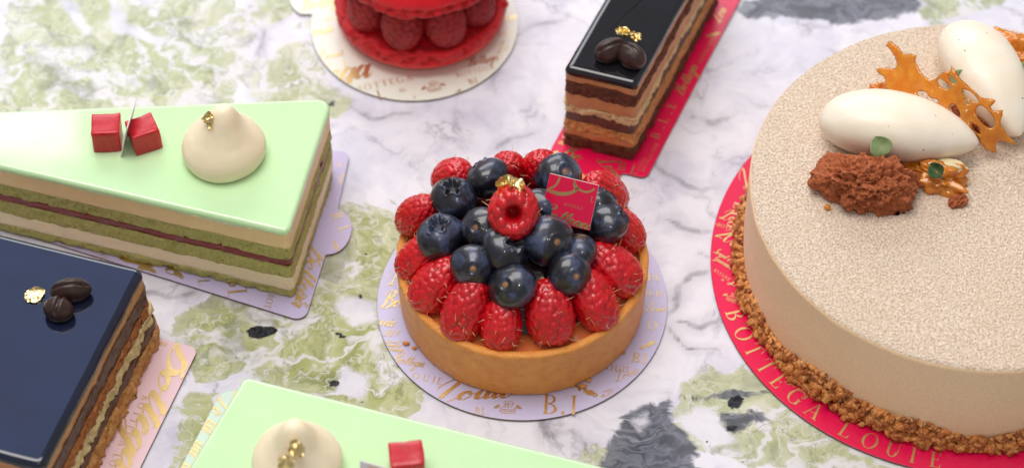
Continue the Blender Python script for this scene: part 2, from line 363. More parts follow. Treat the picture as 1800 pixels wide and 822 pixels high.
M['tan_cream'] = mat_cream('coffee_buttercream', S(202, 142, 90), .5, .15, .5, .2)
M['tan_cream2'] = mat_cream('pale_coffee_buttercream', S(206, 158, 108), .5, .15, .5, .2)
M['ganache'] = mat_crumbly('dark_ganache', S(74, 38, 26), S(102, 58, 40), S(40, 22, 18), 4, .3, .5, .15, .6)
M['cocoa_sponge'] = mat_crumbly('cocoa_sponge', S(84, 42, 26), S(130, 74, 48), S(42, 22, 14), 7, .8)
M['soaked_sponge'] = mat_crumbly('coffee_soaked_sponge', S(150, 84, 42), S(212, 132, 70), S(78, 40, 22), 6, .7)
M['joconde'] = mat_crumbly('pale_almond_sponge', S(218, 188, 132), S(246, 224, 176), S(140, 90, 50), 6, .7)
M['tan_sponge'] = mat_crumbly('tan_almond_sponge', S(196, 130, 72), S(232, 176, 112), S(100, 54, 26), 6, .8)

# ---------------------------------------------------------------- lettering: serif capitals and a pen script
def g_strip(l, r): return [[l[i], l[i + 1], r[i + 1], r[i]] for i in range(len(l) - 1)]
def g_rect(x0, y0, x1, y1): return [[(x0, y0), (x1, y0), (x1, y1), (x0, y1)]]
def g_arc(cx, cy, ro, ri, yo, yi, a0, a1, n=14):
    A = np.radians(np.linspace(a0, a1, n))
    return g_strip([(cx + ro * math.cos(a), cy + yo * math.sin(a)) for a in A], [(cx + ri * math.cos(a), cy + yi * math.sin(a)) for a in A])
def g_stem(x, w=.13, y0=0., y1=1., s=.08): return g_rect(x, y0 + .03, x + w, y1 - .03) + g_rect(x - s, y0, x + w + s, y0 + .03) + g_rect(x - s, y1 - .03, x + w + s, y1)
SERIF = {
 'I': (.36, g_stem(.12)),
 'L': (.68, g_stem(.12) + g_rect(.26, 0, .62, .035) + [[(.62, 0), (.64, .24), (.61, .24), (.55, .035)]]),
 'T': (.78, g_stem(.33) + g_rect(.04, .965, .25, 1) + g_rect(.54, .965, .75, 1) + [[(.04, 1), (.0, .74), (.03, .74), (.1, .965)]] + [[(.75, 1), (.79, .74), (.76, .74), (.69, .965)]]),
 'E': (.70, g_stem(.12) + g_rect(.26, 0, .6, .035) + g_rect(.26, .965, .58, 1) + g_rect(.25, .5, .46, .535) + [[(.6, 0), (.63, .24), (.6, .24), (.54, .035)]] + [[(.58, 1), (.6, .76), (.57, .76), (.52, .965)]] + g_rect(.45, .42, .48, .62)),
 'O': (.98, g_arc(.47, .5, .44, .30, .52, .485, 0, 360, 28)),
 'B': (.76, g_stem(.12) + g_arc(.27, .76, .36, .24, .24, .205, -90, 90) + g_arc(.27, .27, .44, .30, .27, .235, -90, 90)),
 'G': (.96, g_arc(.5, .5, .46, .32, .52, .485, 45, 318, 24) + g_rect(.70, .05, .83, .42) + g_rect(.62, .42, .9, .45)),
 'A': (.88, [[(.40, 1), (.46, 1), (.16, .03), (.11, .03)], [(.40, 1), (.50, 1), (.83, .03), (.68, .03)]] + g_rect(.22, .33, .64, .37) + g_rect(.02, 0, .27, .03) + g_rect(.58, 0, .92, .03)),
 'U': (.90, g_rect(.12, .35, .25, .97) + g_rect(.03, .97, .34, 1) + g_rect(.68, .35, .72, .97) + g_rect(.58, .97, .82, 1) + g_arc(.42, .36, .30, .17, .38, .33, 180, 360)),
 'R': (.82, g_stem(.12) + g_arc(.27, .74, .36, .24, .26, .22, -90, 90) + [[(.30, .48), (.44, .48), (.82, 0), (.64, 0)]]),
 'V': (.86, [[(.06, .97), (.20, .97), (.48, 0), (.40, 0)], [(.74, .97), (.79, .97), (.46, 0), (.42, 0)]] + g_rect(0, .97, .3, 1) + g_rect(.62, .97, .88, 1)),
 'D': (.92, g_stem(.12) + g_arc(.3, .5, .54, .4, .5, .465, -90, 90)),
 '.': (.3, g_arc(.12, .08, .09, .001, .09, .001, 0, 360, 8)), ' ': (.5, []),
 '*': (.8, [[(.4, .5), (.4 + .42 * math.cos(a - .3), .5 + .42 * math.sin(a - .3)), (.4 + .2 * math.cos(a), .5 + .2 * math.sin(a)), (.4 + .42 * math.cos(a + .3), .5 + .42 * math.sin(a + .3))] for a in np.radians([90, 162, 234, 306, 18])]),
}
SCRIPT = {
 'o': (.95, [[(.5, .95), (.2, .8), (.05, .4), (.2, .05), (.5, .1), (.7, .5), (.55, .92), (.5, .78), (.7, .62), (1.0, .72)]]),
 'u': (1.0, [[(0, .5), (.2, .95), (.13, .3), (.3, .02), (.55, .3), (.74, .95), (.66, .3), (.8, .02), (1.05, .4)]]),
 'i': (.5, [[(0, .5), (.2, .95), (.13, .3), (.28, .02), (.52, .4)], [(.3, 1.4), (.33, 1.32), (.3, 1.3)]]),
 'e': (.68, [[(0, .3), (.3, .5), (.5, .8), (.38, 1.), (.15, .75), (.1, .3), (.3, .0), (.7, .35)]]),
 't': (.62, [[(0, .4), (.3, 1.2), (.45, 1.9), (.34, 1.3), (.18, .3), (.35, .0), (.64, .4)], [(.0, 1.25), (.3, 1.32), (.68, 1.3)]]),
 'g': (.9, [[(.62, .85), (.35, 1.), (.08, .5), (.2, .05), (.5, .4), (.72, .98), (.6, 0), (.42, -.85), (.12, -1.1), (.0, -.8), (.35, -.35), (.92, .3)]]),
 'a': (1.0, [[(.62, .85), (.35, 1.), (.08, .5), (.2, .05), (.5, .4), (.72, .98), (.64, .3), (.8, .02), (1.05, .4)]]),
 'r': (.6, [[(0, .4), (.2, 1.), (.3, .85), (.5, .9), (.4, .3), (.55, .02), (.7, .3)]]),
 'n': (1., [[(0, .5), (.15, .95), (.1, 0), (.35, .8), (.6, .95), (.55, .2), (.7, .02), (1., .4)]]),
 'd': (.9, [[(.62, .85), (.35, 1.), (.08, .5), (.2, .05), (.5, .4), (.8, 2.), (.64, .3), (.75, .02), (.95, .4)]]),
 'y': (.9, [[(0, .5), (.2, .95), (.13, .3), (.3, .05), (.6, .5), (.72, .98), (.6, 0), (.4, -.85), (.1, -1.), (.1, -.6), (.9, .3)]]),
 'l': (.5, [[(0, .4), (.3, 1.3), (.5, 2.), (.38, 2.1), (.2, 1.), (.2, .2), (.35, .02), (.55, .4)]]),
 'v': (.9, [[(0, .5), (.2, .95), (.25, .2), (.4, .02), (.65, .5), (.7, .95), (.95, .8)]]),
 'L': (1.5, [[(0, 1.3), (.15, 1.75), (.7, 2.35), (1.12, 2.45), (1.1, 2.), (.7, 1.), (.4, .2), (.05, -.08), (-.15, .1), (.1, .26), (.55, .02), (1.05, -.12), (1.5, .35)]]),
 'B': (1.5, [[(.75, 2.2), (.55, 1.1), (.25, .1), (-.1, .1)], [(.1, 1.6), (.45, 2.3), (1.1, 2.42), (1.35, 1.95), (.95, 1.4), (.6, 1.28), (1.1, 1.12), (1.3, .6), (1., .08), (.5, .0), (.3, .3)]]),
 'S': (1.1, [[(1.2, 2.), (.9, 2.4), (.5, 2.), (.7, 1.4), (.9, .7), (.5, .0), (0, .2), (.3, .5)]]),
 'D': (1.4, [[(.7, 2.2), (.5, 1.), (.2, .1), (.7, .0), (1.4, .8), (1.2, 2.1), (.5, 2.4), (.0, 1.9)]]),
 'G': (1.3, [[(1.2, 2.), (.8, 2.4), (.2, 1.4), (.3, .3), (.9, .2), (1.1, 1.), (.9, 0), (.5, -.7), (.1, -.5), (1.3, .4)]]),
 '2': (.9, [[(.1, 1.4), (.3, 2.), (.7, 1.9), (.7, 1.4), (.1, .1), (.4, .2), (.9, .1)]]),
 '0': (.9, [[(.5, 2.), (.1, 1.4), (.15, .4), (.45, .0), (.8, .6), (.8, 1.5), (.5, 2.), (.35, 1.7)]]),
 '7': (.9, [[(.1, 1.7), (.25, 1.95), (.85, 1.95), (.5, 1.), (.3, .0)]]),
 ' ': (.6, []),
}
def serif_text(out, s, x, y, ang, h, length=None, arc=None):
    adv = sum(SERIF[c][0] + .12 for c in s); k = h; kx = h if length is None else length / adv
    kx = min(kx, h * 1.6); ca, sa = math.cos(math.radians(ang)), math.sin(math.radians(ang)); u = 0
    for c in s:
        a, polys = SERIF[c]
        for p in polys:
            if length is not None and length / adv > h * 1.05:        # letterspaced, not stretched
                q = [((u + 0) * length / adv + px * h, py * h) for px, py in p]
            else: q = [((u + px) * kx, py * k) for px, py in p]
            out.append([(x + ca * a_ - sa * b_, y + sa * a_ + ca * b_) for a_, b_ in q])
        u += a + .12
def script_text(out, s, x, y, ang, xh, slant=.32, wt=1., length=None):
    ca, sa = math.cos(math.radians(ang)), math.sin(math.radians(ang)); u = 0
    tot = sum(SCRIPT[c][0] for c in s); kx = xh if length is None else length / tot
    for c in s:
        a, strokes = SCRIPT[c]
        for st in strokes:
            p = catmull(st, 5); d = np.gradient(p, axis=0); d /= np.maximum(np.linalg.norm(d, axis=1, keepdims=True), 1e-6)
            down = np.clip(-d[:, 1] * .8 - d[:, 0] * .1, 0, 1) ** 1.3
            w = (.035 + .10 * down) * wt; taper = np.minimum(1, np.minimum(np.arange(len(p)), np.arange(len(p))[::-1]) / 3 + .25); w = w * taper
            nrm = np.stack([-d[:, 1], d[:, 0]], 1); l, r = p + nrm * w[:, None], p - nrm * w[:, None]
            for f in g_strip(l.tolist(), r.tolist()):
                q = [((u + px + slant * py) * kx, py * xh) for px, py in f]
                out.append([(x + ca * a_ - sa * b_, y + sa * a_ + ca * b_) for a_, b_ in q])
        u += a
def emblem(out, x, y, ang, s):
    """year mark with curled ornaments either side and three fine lines of script beneath"""
    script_text(out, '2007', x - .9 * s * math.cos(math.radians(ang)), y - .9 * s * math.sin(math.radians(ang)), ang, s * .5, .3, 1.2)
    ca, sa = math.cos(math.radians(ang)), math.sin(math.radians(ang))
    T = lambda q: [(x + ca * a * s - sa * b * s, y + sa * a * s + ca * b * s) for a, b in q]
    for p in g_arc(.1, .6, 1.15, 1.08, .85, .78, 35, 145, 9): out.append(T(p))
    for sg in (-1, 1):
        for p in g_arc(.1 + sg * 1.75, .25, .42, .1, .32, .08, 0, 300, 9) + g_arc(.1 + sg * 2.15, -.05, .3, .02, .22, .02, 0, 360, 8) + g_arc(.1 + sg * 1.3, .0, .3, .12, .2, .1, 180 if sg < 0 else -180, 360 if sg < 0 else 0, 7): out.append(T(p))
    rr = random.Random(int(abs(x * 100 + y * 31)))
    for j, (hw, yy) in enumerate(((1.35, -.55), (1.5, -.9), (1.1, -1.3))):
        u = -hw
        while u < hw:
            w = rr.uniform(.08, .26); out.append(T([(.1 + u, yy), (.1 + u + w, yy + .02), (.1 + u + w + .05, yy + .2), (.1 + u + .05, yy + .17)])); u += w + .07
def ornament(out, x, y, ang, s):
    ca, sa = math.cos(math.radians(ang)), math.sin(math.radians(ang))
    T = lambda q: [(x + ca * a * s - sa * b * s, y + sa * a * s + ca * b * s) for a, b in q]
    for p in (g_arc(0, 0, .5, .01, .32, .01, 0, 360, 14) + g_arc(-.85, .15, .42, .2, .35, .15, -60, 250, 12) + g_arc(-1.4, .3, .25, .02, .18, .02, 0, 360, 10) + g_arc(.55, -.1, .3, .12, .25, .1, -150, 120, 10)): out.append(T(p))
def lettering(polys, outline, parent, z, name='gold_lettering'):
    V, F = [], []; P = np.array([np.mean(p, 0) for p in polys]); ok = inside(outline, P) & (polydist(outline, P) > .03)
    for p, k in zip(polys, ok):
        if not k: continue
        A = sum(p[i][0] * p[(i + 1) % 4][1] - p[(i + 1) % 4][0] * p[i][1] for i in range(4))
        if A < 0: p = p[::-1]
        n = len(V); V += [(q[0], q[1], z + (len(F) * 7 % 61) * .0002) for q in p]; F.append(tuple(range(n, n + 4)))
    o = mk(name, V, F, M['foil'], parent, origin=parent['o'], smooth=False); o['kind'] = 'stuff'
    return o
BT = .12                                    # board thickness
def board(outline, mat, label, group=None, polys=None, centre=None):
    outline = np.asarray(outline); c = outline.mean(0) if centre is None else np.array(centre)
    r = root('cake_board', (c[0], c[1], 0.004), label, 'cake board', group)
    nrm = onormals(outline); n = len(outline)
    def slab(name, rows, m, flat):
        V = np.vstack([np.c_[outline + nrm * o_, np.full(n, z)] for o_, z in rows])
        F = gridfaces(len(rows), n) + [tuple(range((len(rows) - 1) * n, len(rows) * n)), tuple(range(n - 1, -1, -1))]
        mk(name, V, F, m, r, origin=r['o'], flat=(len(F) - 1, len(F) - 2))
    slab('card_core', [(-.03, .004), (0, .03), (0, BT - .022)], M['card'], True)
    slab('printed_face', [(.004, BT - .02), (.004, BT - .012), (-.012, BT)], mat, True)
    if polys:
        o = lettering(polys, outline, r, BT + .008); o.parent = [c_ for c_ in r.children if c_.name.startswith('printed_face')][0]
    return r
def circle(cx, cy, r, n=160):
    a = np.linspace(0, 2 * np.pi, n, endpoint=False); return np.c_[cx + r * np.cos(a), cy + r * np.sin(a)]
# ---------------------------------------------------------------- cake boards
def tart_board():
    p = []
    serif_text(p, 'LOUIE', -3.67, -6.33, -15, .27, 1.42); script_text(p, 'Louie', -2.74, -7.35, 3, .36, .32, 1.5, 2.7)
    serif_text(p, 'BL.', -1.27, -7.87, -6, .26); emblem(p, -.16, -7.62, -2, .19); serif_text(p, 'B.L', .99, -7.87, -3, .80, 1.5)
    serif_text(p, 'BL', 4.02, -5.70, -12, .42); serif_text(p, 'LOUIE', 2.96, -6.02, -9, .26, 1.1); serif_text(p, 'OTTE', 4.62, -4.32, -8, .36, 1.6)
    script_text(p, '2007', -4.40, -4.61, -4, .13, .3, 1.1)
    for j in range(3): script_text(p, 'Served', -4.4 + .05 * j, -4.88 - .18 * j, -6, .06, .3, 1.6, .52)
    for j in range(2): script_text(p, 'unenuene', -4.28 + .08 * j, -5.02 - .17 * j, -6, .05, .3, 1.8, .5)
    script_text(p, 'Bottega', -4.12, -5.68, -14, .19, .3, 1.2, 1.15); script_text(p, 'ouie', -4.78, -4.1, -10, .24, .3, 1.3)
    script_text(p, 'Bo', -4.55, -3.40, 4, .30, .3, 1.5); script_text(p, 'Louie', 4.55, -3.55, 0, .16, .3, 1.2); serif_text(p, 'OUIE', 4.45, -2.84, -5, .24)
    ornament(p, 2.62, -7.0, -18, .34); emblem(p, 3.3, -7.1, 12, .14); script_text(p, 'Louie', 3.5, -6.55, 25, .16, .3, 1., .9)
    ornament(p, 4.72, -4.95, 40, .26); serif_text(p, 'BL', 4.7, -2.2, -2, .3); script_text(p, 'Lo', -4.3, -2.4, 10, .25)
    serif_text(p, 'BOTTEGA', 3.05, -7.02, 20, .09); script_text(p, 'tte', -2.5, -7.62, -20, .14); serif_text(p, 'L', -4.62, -2.0, 0, .3)
    board(circle(.35, -3.12, 5.0), M['lavender'], 'round lavender cake board with gold lettering under the berry tart', polys=p, centre=(.35, -3.12))
def macaron_board():
    p = []
    script_text(p, 'ega', -6.75, 7.0, 14, .62, .34, 1.5); serif_text(p, 'BOTTEGA', -5.68, 6.63, 16, .30, 2.2)
    serif_text(p, 'BL', -4.12, 6.60, 16, .18); emblem(p, -2.9, 6.88, 15, .19); serif_text(p, 'BOTTEGA', -2.03, 7.35, 18, .21, 1.5)
    serif_text(p, 'BL.', -1.57, 6.98, 18, .28); serif_text(p, 'L', -4.9, 6.28, 16, .42); script_text(p, 'Bottega', -1.62, 7.85, 19, .2, .3, 1.3, 1.2)
    script_text(p, 'Louie', -7.2, 8.15, 18, .22, .3, 1.2); script_text(p, 'ouie', -7.45, 9.45, 14, .26, .3, 1.3); serif_text(p, 'LOUIE', -7.3, 7.75, 16, .16)
    serif_text(p, 'L', -6.2, 7.85, 16, .34); script_text(p, 'Bottega', -7.95, 10.75, 14, .26, .3, 1.3, 1.7); ornament(p, -1.95, 6.68, 60, .14)
    script_text(p, 'Lo', -.55, 8.6, 18, .2); serif_text(p, 'UIE', -.5, 9.4, 16, .22); script_text(p, 'e', -3.6, 6.3, 16, .12); serif_text(p, 'L', -.95, 8.0, 18, .2)
    serif_text(p, 'BOTTEGA', -7.0, 10.2, 14, .18); script_text(p, 'Louie', -.6, 10.1, 16, .24)
    c = circle(-3.65, 10.1, 3.88, 200); a = np.degrees(np.arctan2(c[:, 1] - 10.1, c[:, 0] + 3.65))
    k = (a > 150) & (a < 172)
    t = math.radians(161); d = np.array((math.cos(t), math.sin(t))); tc = np.array((-3.65, 10.1)) + d * 4.0
    tab = [tc + 0.95 * (math.cos(s) * d + math.sin(s) * np.array((-d[1], d[0]))) for s in np.linspace(-1.35, 1.35, 24)]
    i0 = np.where(k)[0]
    o = np.vstack([c[:i0[0]], tab, c[i0[-1] + 1:]])
    board(o, M['ivory'], 'round ivory cake board with a tab under the red macaron', polys=p, centre=(-3.65, 10.1))
def wedge_board():
    d = np.array((.165, .986)); tabc = np.array((-6.44, .02)); n = np.array((d[1], -d[0]))
    tab = [tuple(tabc + d * 1.02 * math.sin(s) + n * .78 * math.cos(s) ** .8) for s in np.linspace(-1.5, 1.5, 17)]
    o = rounded([(-7.12, -3.98), *tab, (-5.83, 3.78), (-25.5, 3.7), (-26, 3.35)], [.38] + [0] * 17 + [.35, .3, .1], .1)
    p = []
    serif_text(p, 'B.L.', -6.42, .78, -66, .42, 1.3); script_text(p, 'Bottega', -7.0, -.62, -102, .27, .3, 1.4, 2.75); serif_text(p, 'BL', -9.9, -2.05, -84, .66, 1.05)
    serif_text(p, 'BOTTEGA', -8.42, -2.75, -102, .24, 1.6); script_text(p, 'Louie', -15.9, -.05, -72, .5, .3, 1.6); script_text(p, 'ega', -13.2, -.7, -80, .55, .3, 1.5)
    ornament(p, -11.6, -1.9, -40, .3); script_text(p, 'Bo', -12.3, -1.1, -70, .4, .3, 1.4); serif_text(p, 'LOUIE', -14.6, -.2, -80, .28); emblem(p, -6.05, 2.4, -84, .12)
    serif_text(p, 'L', -10.9, -2.15, -84, .4); serif_text(p, 'BOT', -16.8, .3, -80, .3); script_text(p, 'a', -17.6, .6, -75, .5); serif_text(p, 'O', -6.3, 3.2, -84, .2)
    ornament(p, -6.15, -.72, -60, .2); script_text(p, 'Lou', -7.6, -3.2, -20, .2)
    board(o, M['lilac'], 'lilac cake board with a round tab under the green wedge by the tart', polys=p, centre=(-9, 0))
def opera_board():
    u, v = np.array((-.952, .306)), np.array((-.306, -.952)); c0 = np.array((-10.68, -5.12))
    o = rounded([c0, c0 + u * 8.5, c0 + u * 8.5 + v * 11, c0 + v * 11], .3, .1)
    p = []
    script_text(p, 'Bottega', -11.42, -4.72, -108, .50, .35, 1.5, 5.6); serif_text(p, 'BOTTEGA LOUIE', -12.42, -7.1, -107.5, .27, 3.9); script_text(p, 'Louie', -11.6, -9.6, -108, .4, .3, 1.4)
    script_text(p, 'ega', -12.2, -4.95, -15, .16)
    board(o, M['pink'], 'pale pink cake board with gold script under the blue-black cake', polys=p, centre=(-13.5, -8.5))
def mint_board():
    u, v = np.array((.943, -.332)), np.array((-.345, -.939)); c0 = np.array((-9.72, -6.78))
    o = rounded([c0, c0 + v * 10, c0 + v * 10 + u * 15, c0 + u * 15], .45, .1)
    p = []
    for k in range(4): script_text(p, ('Lo', 'tte', 'uie', 'ga')[k], c0[0] + v[0] * (.4 + k * .95) + .02, c0[1] + v[1] * (.4 + k * .95), -109, .3, .3, 1.5)
    serif_text(p, 'BL', c0[0] + .25, c0[1] - .5, -15, .4)
    board(o, M['mint'], 'mint cake board with gold marks under the front green slice', polys=p, centre=(-5, -10.5))
def red_finger_board():
    f, s = np.array((.951, -.31)), np.array((.395, .919)); c = np.array((1.30, 3.62)); w = 3.68; L = 11.
    t0, t1, tl = .75, 2.78, 1.9
    o = rounded([c, c + f * t0, c + f * t0 - s * tl, c + f * t1 - s * tl, c + f * t1, c + f * w, c + f * w + s * L, c + s * L], [.3, .12, .3, .3, .12, .3, .3, .3], .08)
    p = []
    ang = math.degrees(math.atan2(s[1], s[0]))
    pt = lambda a, b: tuple(c + f * a + s * b)
    serif_text(p, 'BOTT', *pt(.42, .55), ang, .28, 1.3); script_text(p, 'Bo', *pt(.35, -.05), -18, .34, .3, 1.5); script_text(p, 'Louie', *pt(1.75, .25), -55, .26, .3, 1.5); serif_text(p, 'BL', *pt(2.55, .05), -18, .42, .9)
    serif_text(p, 'B.L.E', *pt(3.42, 1.9), ang, .36, 2.1); serif_text(p, 'BOTTEGA LOUIE', *pt(3.5, .25), ang, .13); serif_text(p, 'BOTTEGA', *pt(3.32, .25), ang, .1)
    script_text(p, 'Bottega', *pt(3.45, 4.2), ang, .2, .3, 1.4, 1.6); serif_text(p, 'BOTTEGA LOUIE', *pt(3.5, 6.0), ang, .13); ornament(p, *pt(3.45, 7.6), 30, .22); script_text(p, 'Lou', *pt(3.4, 8.2), ang, .22)
    ornament(p, *pt(.2, .1), 50, .2)
    board(o, M['crimson'], 'narrow crimson cake board with a tab under the dark glazed bar', polys=p, centre=(4.5, 7.5))
def round_red_board():
    p = []; C = np.array((15.73, -1.6))
    def polar(a, r): return C + r * np.array((math.cos(math.radians(a)), math.sin(math.radians(a))))
    for ch, a in zip('BOTTEGALOUIE', (-166.5, -161, -155.4, -150, -144.7, -139.5, -133.8, -124.5, -119, -113.2, -107.5, -103)):
        b = polar(a - .4, 8.64); serif_text(p, ch, b[0], b[1], a + 92, .62)
    for ch, a in zip('EIUOL', (159.0, 162.2, 165.0, 168.6, 172)):
        if ch in 'EIU': b = polar(a, 8.36); serif_text(p, ch, b[0], b[1], a + 92, .5)
    script_text(p, 'Lo', 7.35, .62, -18, .2, .3, 1.3); serif_text(p, '*BOTTEGA', 7.1, .30, -20, .15, 1.1); script_text(p, '2007', 7.12, -.20, -38, .3, .3, 1., 1.15)
    script_text(p, 'Served Daily', 7.03, -.92, -38, .11, .3, 1.5, 1.05); script_text(p, 'Guaranteed', 7.04, -1.24, -40, .11, .3, 1.5, .95); serif_text(p, 'AVENUE'.replace('N', 'U'), 6.99, -1.75, -42, .13); serif_text(p, '*', 7.2, -2.2, -40, .18)
    script_text(p, 'Lo', 7.5, -2.35, -15, .24, .3, 1.3); emblem(p, 7.62, -2.95, -22, .15); script_text(p, 'Bottega', 9.2, -6.55, -38, .2, .3, 1.3)
    script_text(p, 'Lou', 8.3, 2.0, 40, .3)
    board(circle(15.73, -1.6, 8.8, 220), M['crimson'], 'large round crimson cake board with gold lettering under the beige cake', polys=p, centre=(15.73, -1.6))
for f in (tart_board, macaron_board, wedge_board, opera_board, mint_board, red_finger_board, round_red_board): f()

# ---------------------------------------------------------------- layered cakes
def layer(name, outline, z0, z1, mat, parent, rough=.03, freq=3., pores=0., off=0., seed=0, round_top=0., zs=.08, wave=.05):
    outline = np.asarray(outline); nrm = onormals(outline); n = len(outline)
    m = max(3, int((z1 - z0) / zs) + 1); rows = [(z, 0.) for z in np.linspace(z0, z1 - round_top, m)]
    if round_top:
        for t in np.linspace(0, math.pi / 2, 7)[1:]: rows.append((z1 - round_top + round_top * math.sin(t), -round_top * (1 - math.cos(t))))
    V = []
    for k, (z, io) in enumerate(rows):
        P = np.c_[outline, np.full(n, z)]
        d = rough * fbm(P * freq, seed, 4) + off + io + (.35 * rough * fbm(P * freq * 4, seed + 9, 2))
        if pores:
            d = d - pores * sstep(.28, .6, vn(P * freq * 2.6, seed + 5))
        if round_top and io < 0: d = off + io + d * 0 + rough * .4 * fbm(P * freq, seed, 2)
        edge_w = lambda q: (wave * fbm(np.c_[outline * 1.3, np.full(n, q * 37.)], 7, 3)) if .3 < q < 3.8 else 0.
        zz = z + (0 if round_top else (edge_w(z0 - .002) * (z1 - z) + edge_w(z1 + .002) * (z - z0)) / (z1 - z0)) + (0 if round_top else .25 * rough * fbm(np.c_[outline * 2, np.full(n, k * 3.)], seed + 3, 2) * (0 < k < len(rows) - 1))
        if round_top and k == 0: zz = zz + .09 * fbm(np.c_[outline * .9, np.full(n, 4.)], seed + 1, 3)
        V.append(np.c_[outline + nrm * np.asarray(d)[:, None], np.full(n, 0.) + zz])
    V = np.vstack(V); m = len(rows)
    F = gridfaces(m, n) + [tuple(range((m - 1) * n, m * n)), tuple(range(n - 1, -1, -1))]
    return mk(name, V, F, mat, parent, origin=parent['o'], flat=(len(F) - 1, len(F) - 2))

def green_wedge(outline, label, centre, seed):
    r = root('green_cake_slice', (*centre, BT + .012), label, 'cake')
    zb = BT + .014
    L = [('base_sponge', zb, .52, 'green_sponge', .09, .07, .0), ('cream_layer', .52, 1.16, 'pale_cream', .025, .0, -.01), ('middle_sponge', 1.16, 1.80, 'green_sponge', .06, .055, -.005),
         ('red_jelly', 1.80, 2.16, 'red_jelly_layer', .03, 0, -.03), ('upper_sponge', 2.16, 2.74, 'green_sponge', .06, .055, -.005), ('mousse_layer', 2.74, 3.62, 'beige_mousse', .018, 0, .0)]
    for k, (n, a, b, m, rg, po, of) in enumerate(L): layer(n, outline, a + .002, b - .002, M[m], r, rg, 2.2, po, of, seed + k)
    layer('green_glaze', outline, 3.52, 3.76, M['mint_glaze'], r, .03, .6, 0, .04, seed + 8, .17)
    # a few loose crumbs along the foot
    return r
wedgeA = rounded([(-7.52, -2.99), (-6.27, 3.04), (-24.8, 2.05)], [.22, .42, .2], .085)
green_wedge(wedgeA, 'pale green glazed cake wedge lying behind the blue-black cake', (-10, .5), 1)
wedgeC = rounded([(-8.6, -9.02), (-11.0, -14.6), (6.4, -13.62)], [.22, .3, .2], .09)
green_wedge(wedgeC, 'pale green glazed cake slice cut off by the bottom of the picture', (-5, -12), 31)

def opera(name, outline, layers, label, centre, seed, glaze, zt, fr=3.0):
    r = root(name, (*centre, BT + .012), label, 'cake')
    for k, (n, a, b, m, rg, po, of) in enumerate(layers): layer(n, outline, a + .002, b - .002, M[m], r, rg, fr, po, of, seed + k, zs=.06, wave=.10)
    layer('chocolate_glaze', outline, zt - .27, zt, M[glaze], r, .045, .9, 0, .04, seed + 20, .25)
    return r
f, s = np.array((.951, -.31)), np.array((.40, .917)); c0 = np.array((1.85, 4.14))
opD = rounded([c0, c0 + f * 2.6, c0 + f * 2.6 + s * 8.6, c0 + s * 8.6], .16, .06)
zb = BT + .014
opera('chocolate_layer_bar', opD, [
    ('base_sponge', zb, .72, 'cocoa_sponge', .14, .10, .05), ('coffee_cream', .72, 1.02, 'tan_cream', .05, 0, .02), ('almond_sponge', 1.02, 1.48, 'tan_sponge', .12, .09, .03),
    ('ganache', 1.48, 1.92, 'ganache', .05, 0, .0), ('pale_sponge', 1.92, 2.32, 'joconde', .12, .09, .04), ('coffee_cream', 2.32, 2.92, 'tan_cream', .04, 0, .02),
    ('cocoa_sponge', 2.92, 3.56, 'cocoa_sponge', .11, .08, .03), ('coffee_cream', 3.56, 3.84, 'tan_cream', .03, 0, .02)],
    'chocolate layer bar with dark mirror glaze on the narrow crimson board', (3.1, 4.2), 50, 'dark_glaze', 4.12)
u, v = np.array((-.956, .292)), np.array((-.302, -.953)); c0 = np.array((-12.22, -4.62))
opB = rounded([c0 + v * 8.35, c0, c0 + u * 7.6, c0 + u * 7.6 + v * 8.35], .32, .06)
opB = opB if polydist(opB, np.array([opB.mean(0)]))[0] > 0 else opB
def ccw(p):
    a = np.sum(p[:, 0] * np.roll(p[:, 1], -1) - np.roll(p[:, 0], -1) * p[:, 1]); return p if a > 0 else p[::-1]
opB = ccw(opB)
opera('chocolate_layer_square', opB, [
    ('base_sponge', zb, .95, 'tan_sponge', .24, .14, .26), ('ganache', .95, 1.40, 'ganache', .08, 0, .20), ('pale_sponge', 1.40, 1.86, 'joconde', .18, .11, .17),
    ('soaked_sponge', 1.86, 2.36, 'soaked_sponge', .16, .11, .13), ('ganache', 2.36, 3.10, 'ganache', .08, .03, .07), ('coffee_cream', 3.10, 3.52, 'tan_cream', .05, 0, .03)],
    'chocolate layer cake with blue-black mirror glaze at the lower left', (-15, -8), 80, 'blue_glaze', 3.82, 2.4)

# ---------------------------------------------------------------- berry tart
TC = np.array((.35, -2.95))
def mat_crust():
    t = NT('baked_tart_crust'); n = t.noise(2.2, 6, .62); fine = t.noise(11, 5, .65)
    c = t.ramp(n, [(.2, S(218, 130, 48)), (.5, S(234, 154, 66)), (.8, S(242, 172, 86))])
    c = t.mix(t.ramp(fine, [(.55, 0.), (.78, .35)]), c, S(232, 188, 128))
    c = t.mix(t.ramp(t.noise(5, 3), [(.66, 0.), (.72, .5)]), c, S(170, 92, 44))
    return t.set(base=c, rough=.5, coat=.18, coatr=.3, normal=t.bump(t.math('ADD', fine, t.math('MULTIPLY', n, 1.5)), .8, .08), sss=.08, sssr=(1, .5, .2), ssss=.15 * K)
M['crust'] = mat_crust()
M['tart_glaze'] = plain('amber_glaze', S(206, 112, 62), .12, coat=.6, coatr=.05, sss=.3, sssr=(1, .3, .1), ssss=.2 * K)
M['gap_shade'] = plain('dark_gap_shade', S(38, 14, 24), .2, coat=.5, coatr=.08)  # near-black colour for shadowed gaps and the berries deeper down
tart = root('berry_tart', (TC[0], TC[1], BT + .012), 'round golden tart filled with raspberries and blueberries', 'tart')
prof = np.array([(0, .02), (3.7, .02), (4.10, .0), (4.18, .06), (4.20, .2), (4.22, .6), (4.24, 1.1), (4.26, 1.7), (4.28, 2.2), (4.29, 2.36), (4.28, 2.44), (4.23, 2.49), (4.12, 2.5), (4.02, 2.47), (3.97, 2.4), (3.94, 2.2), (3.92, 2.0), (0, 1.98)])
prof[:, 1] *= .90
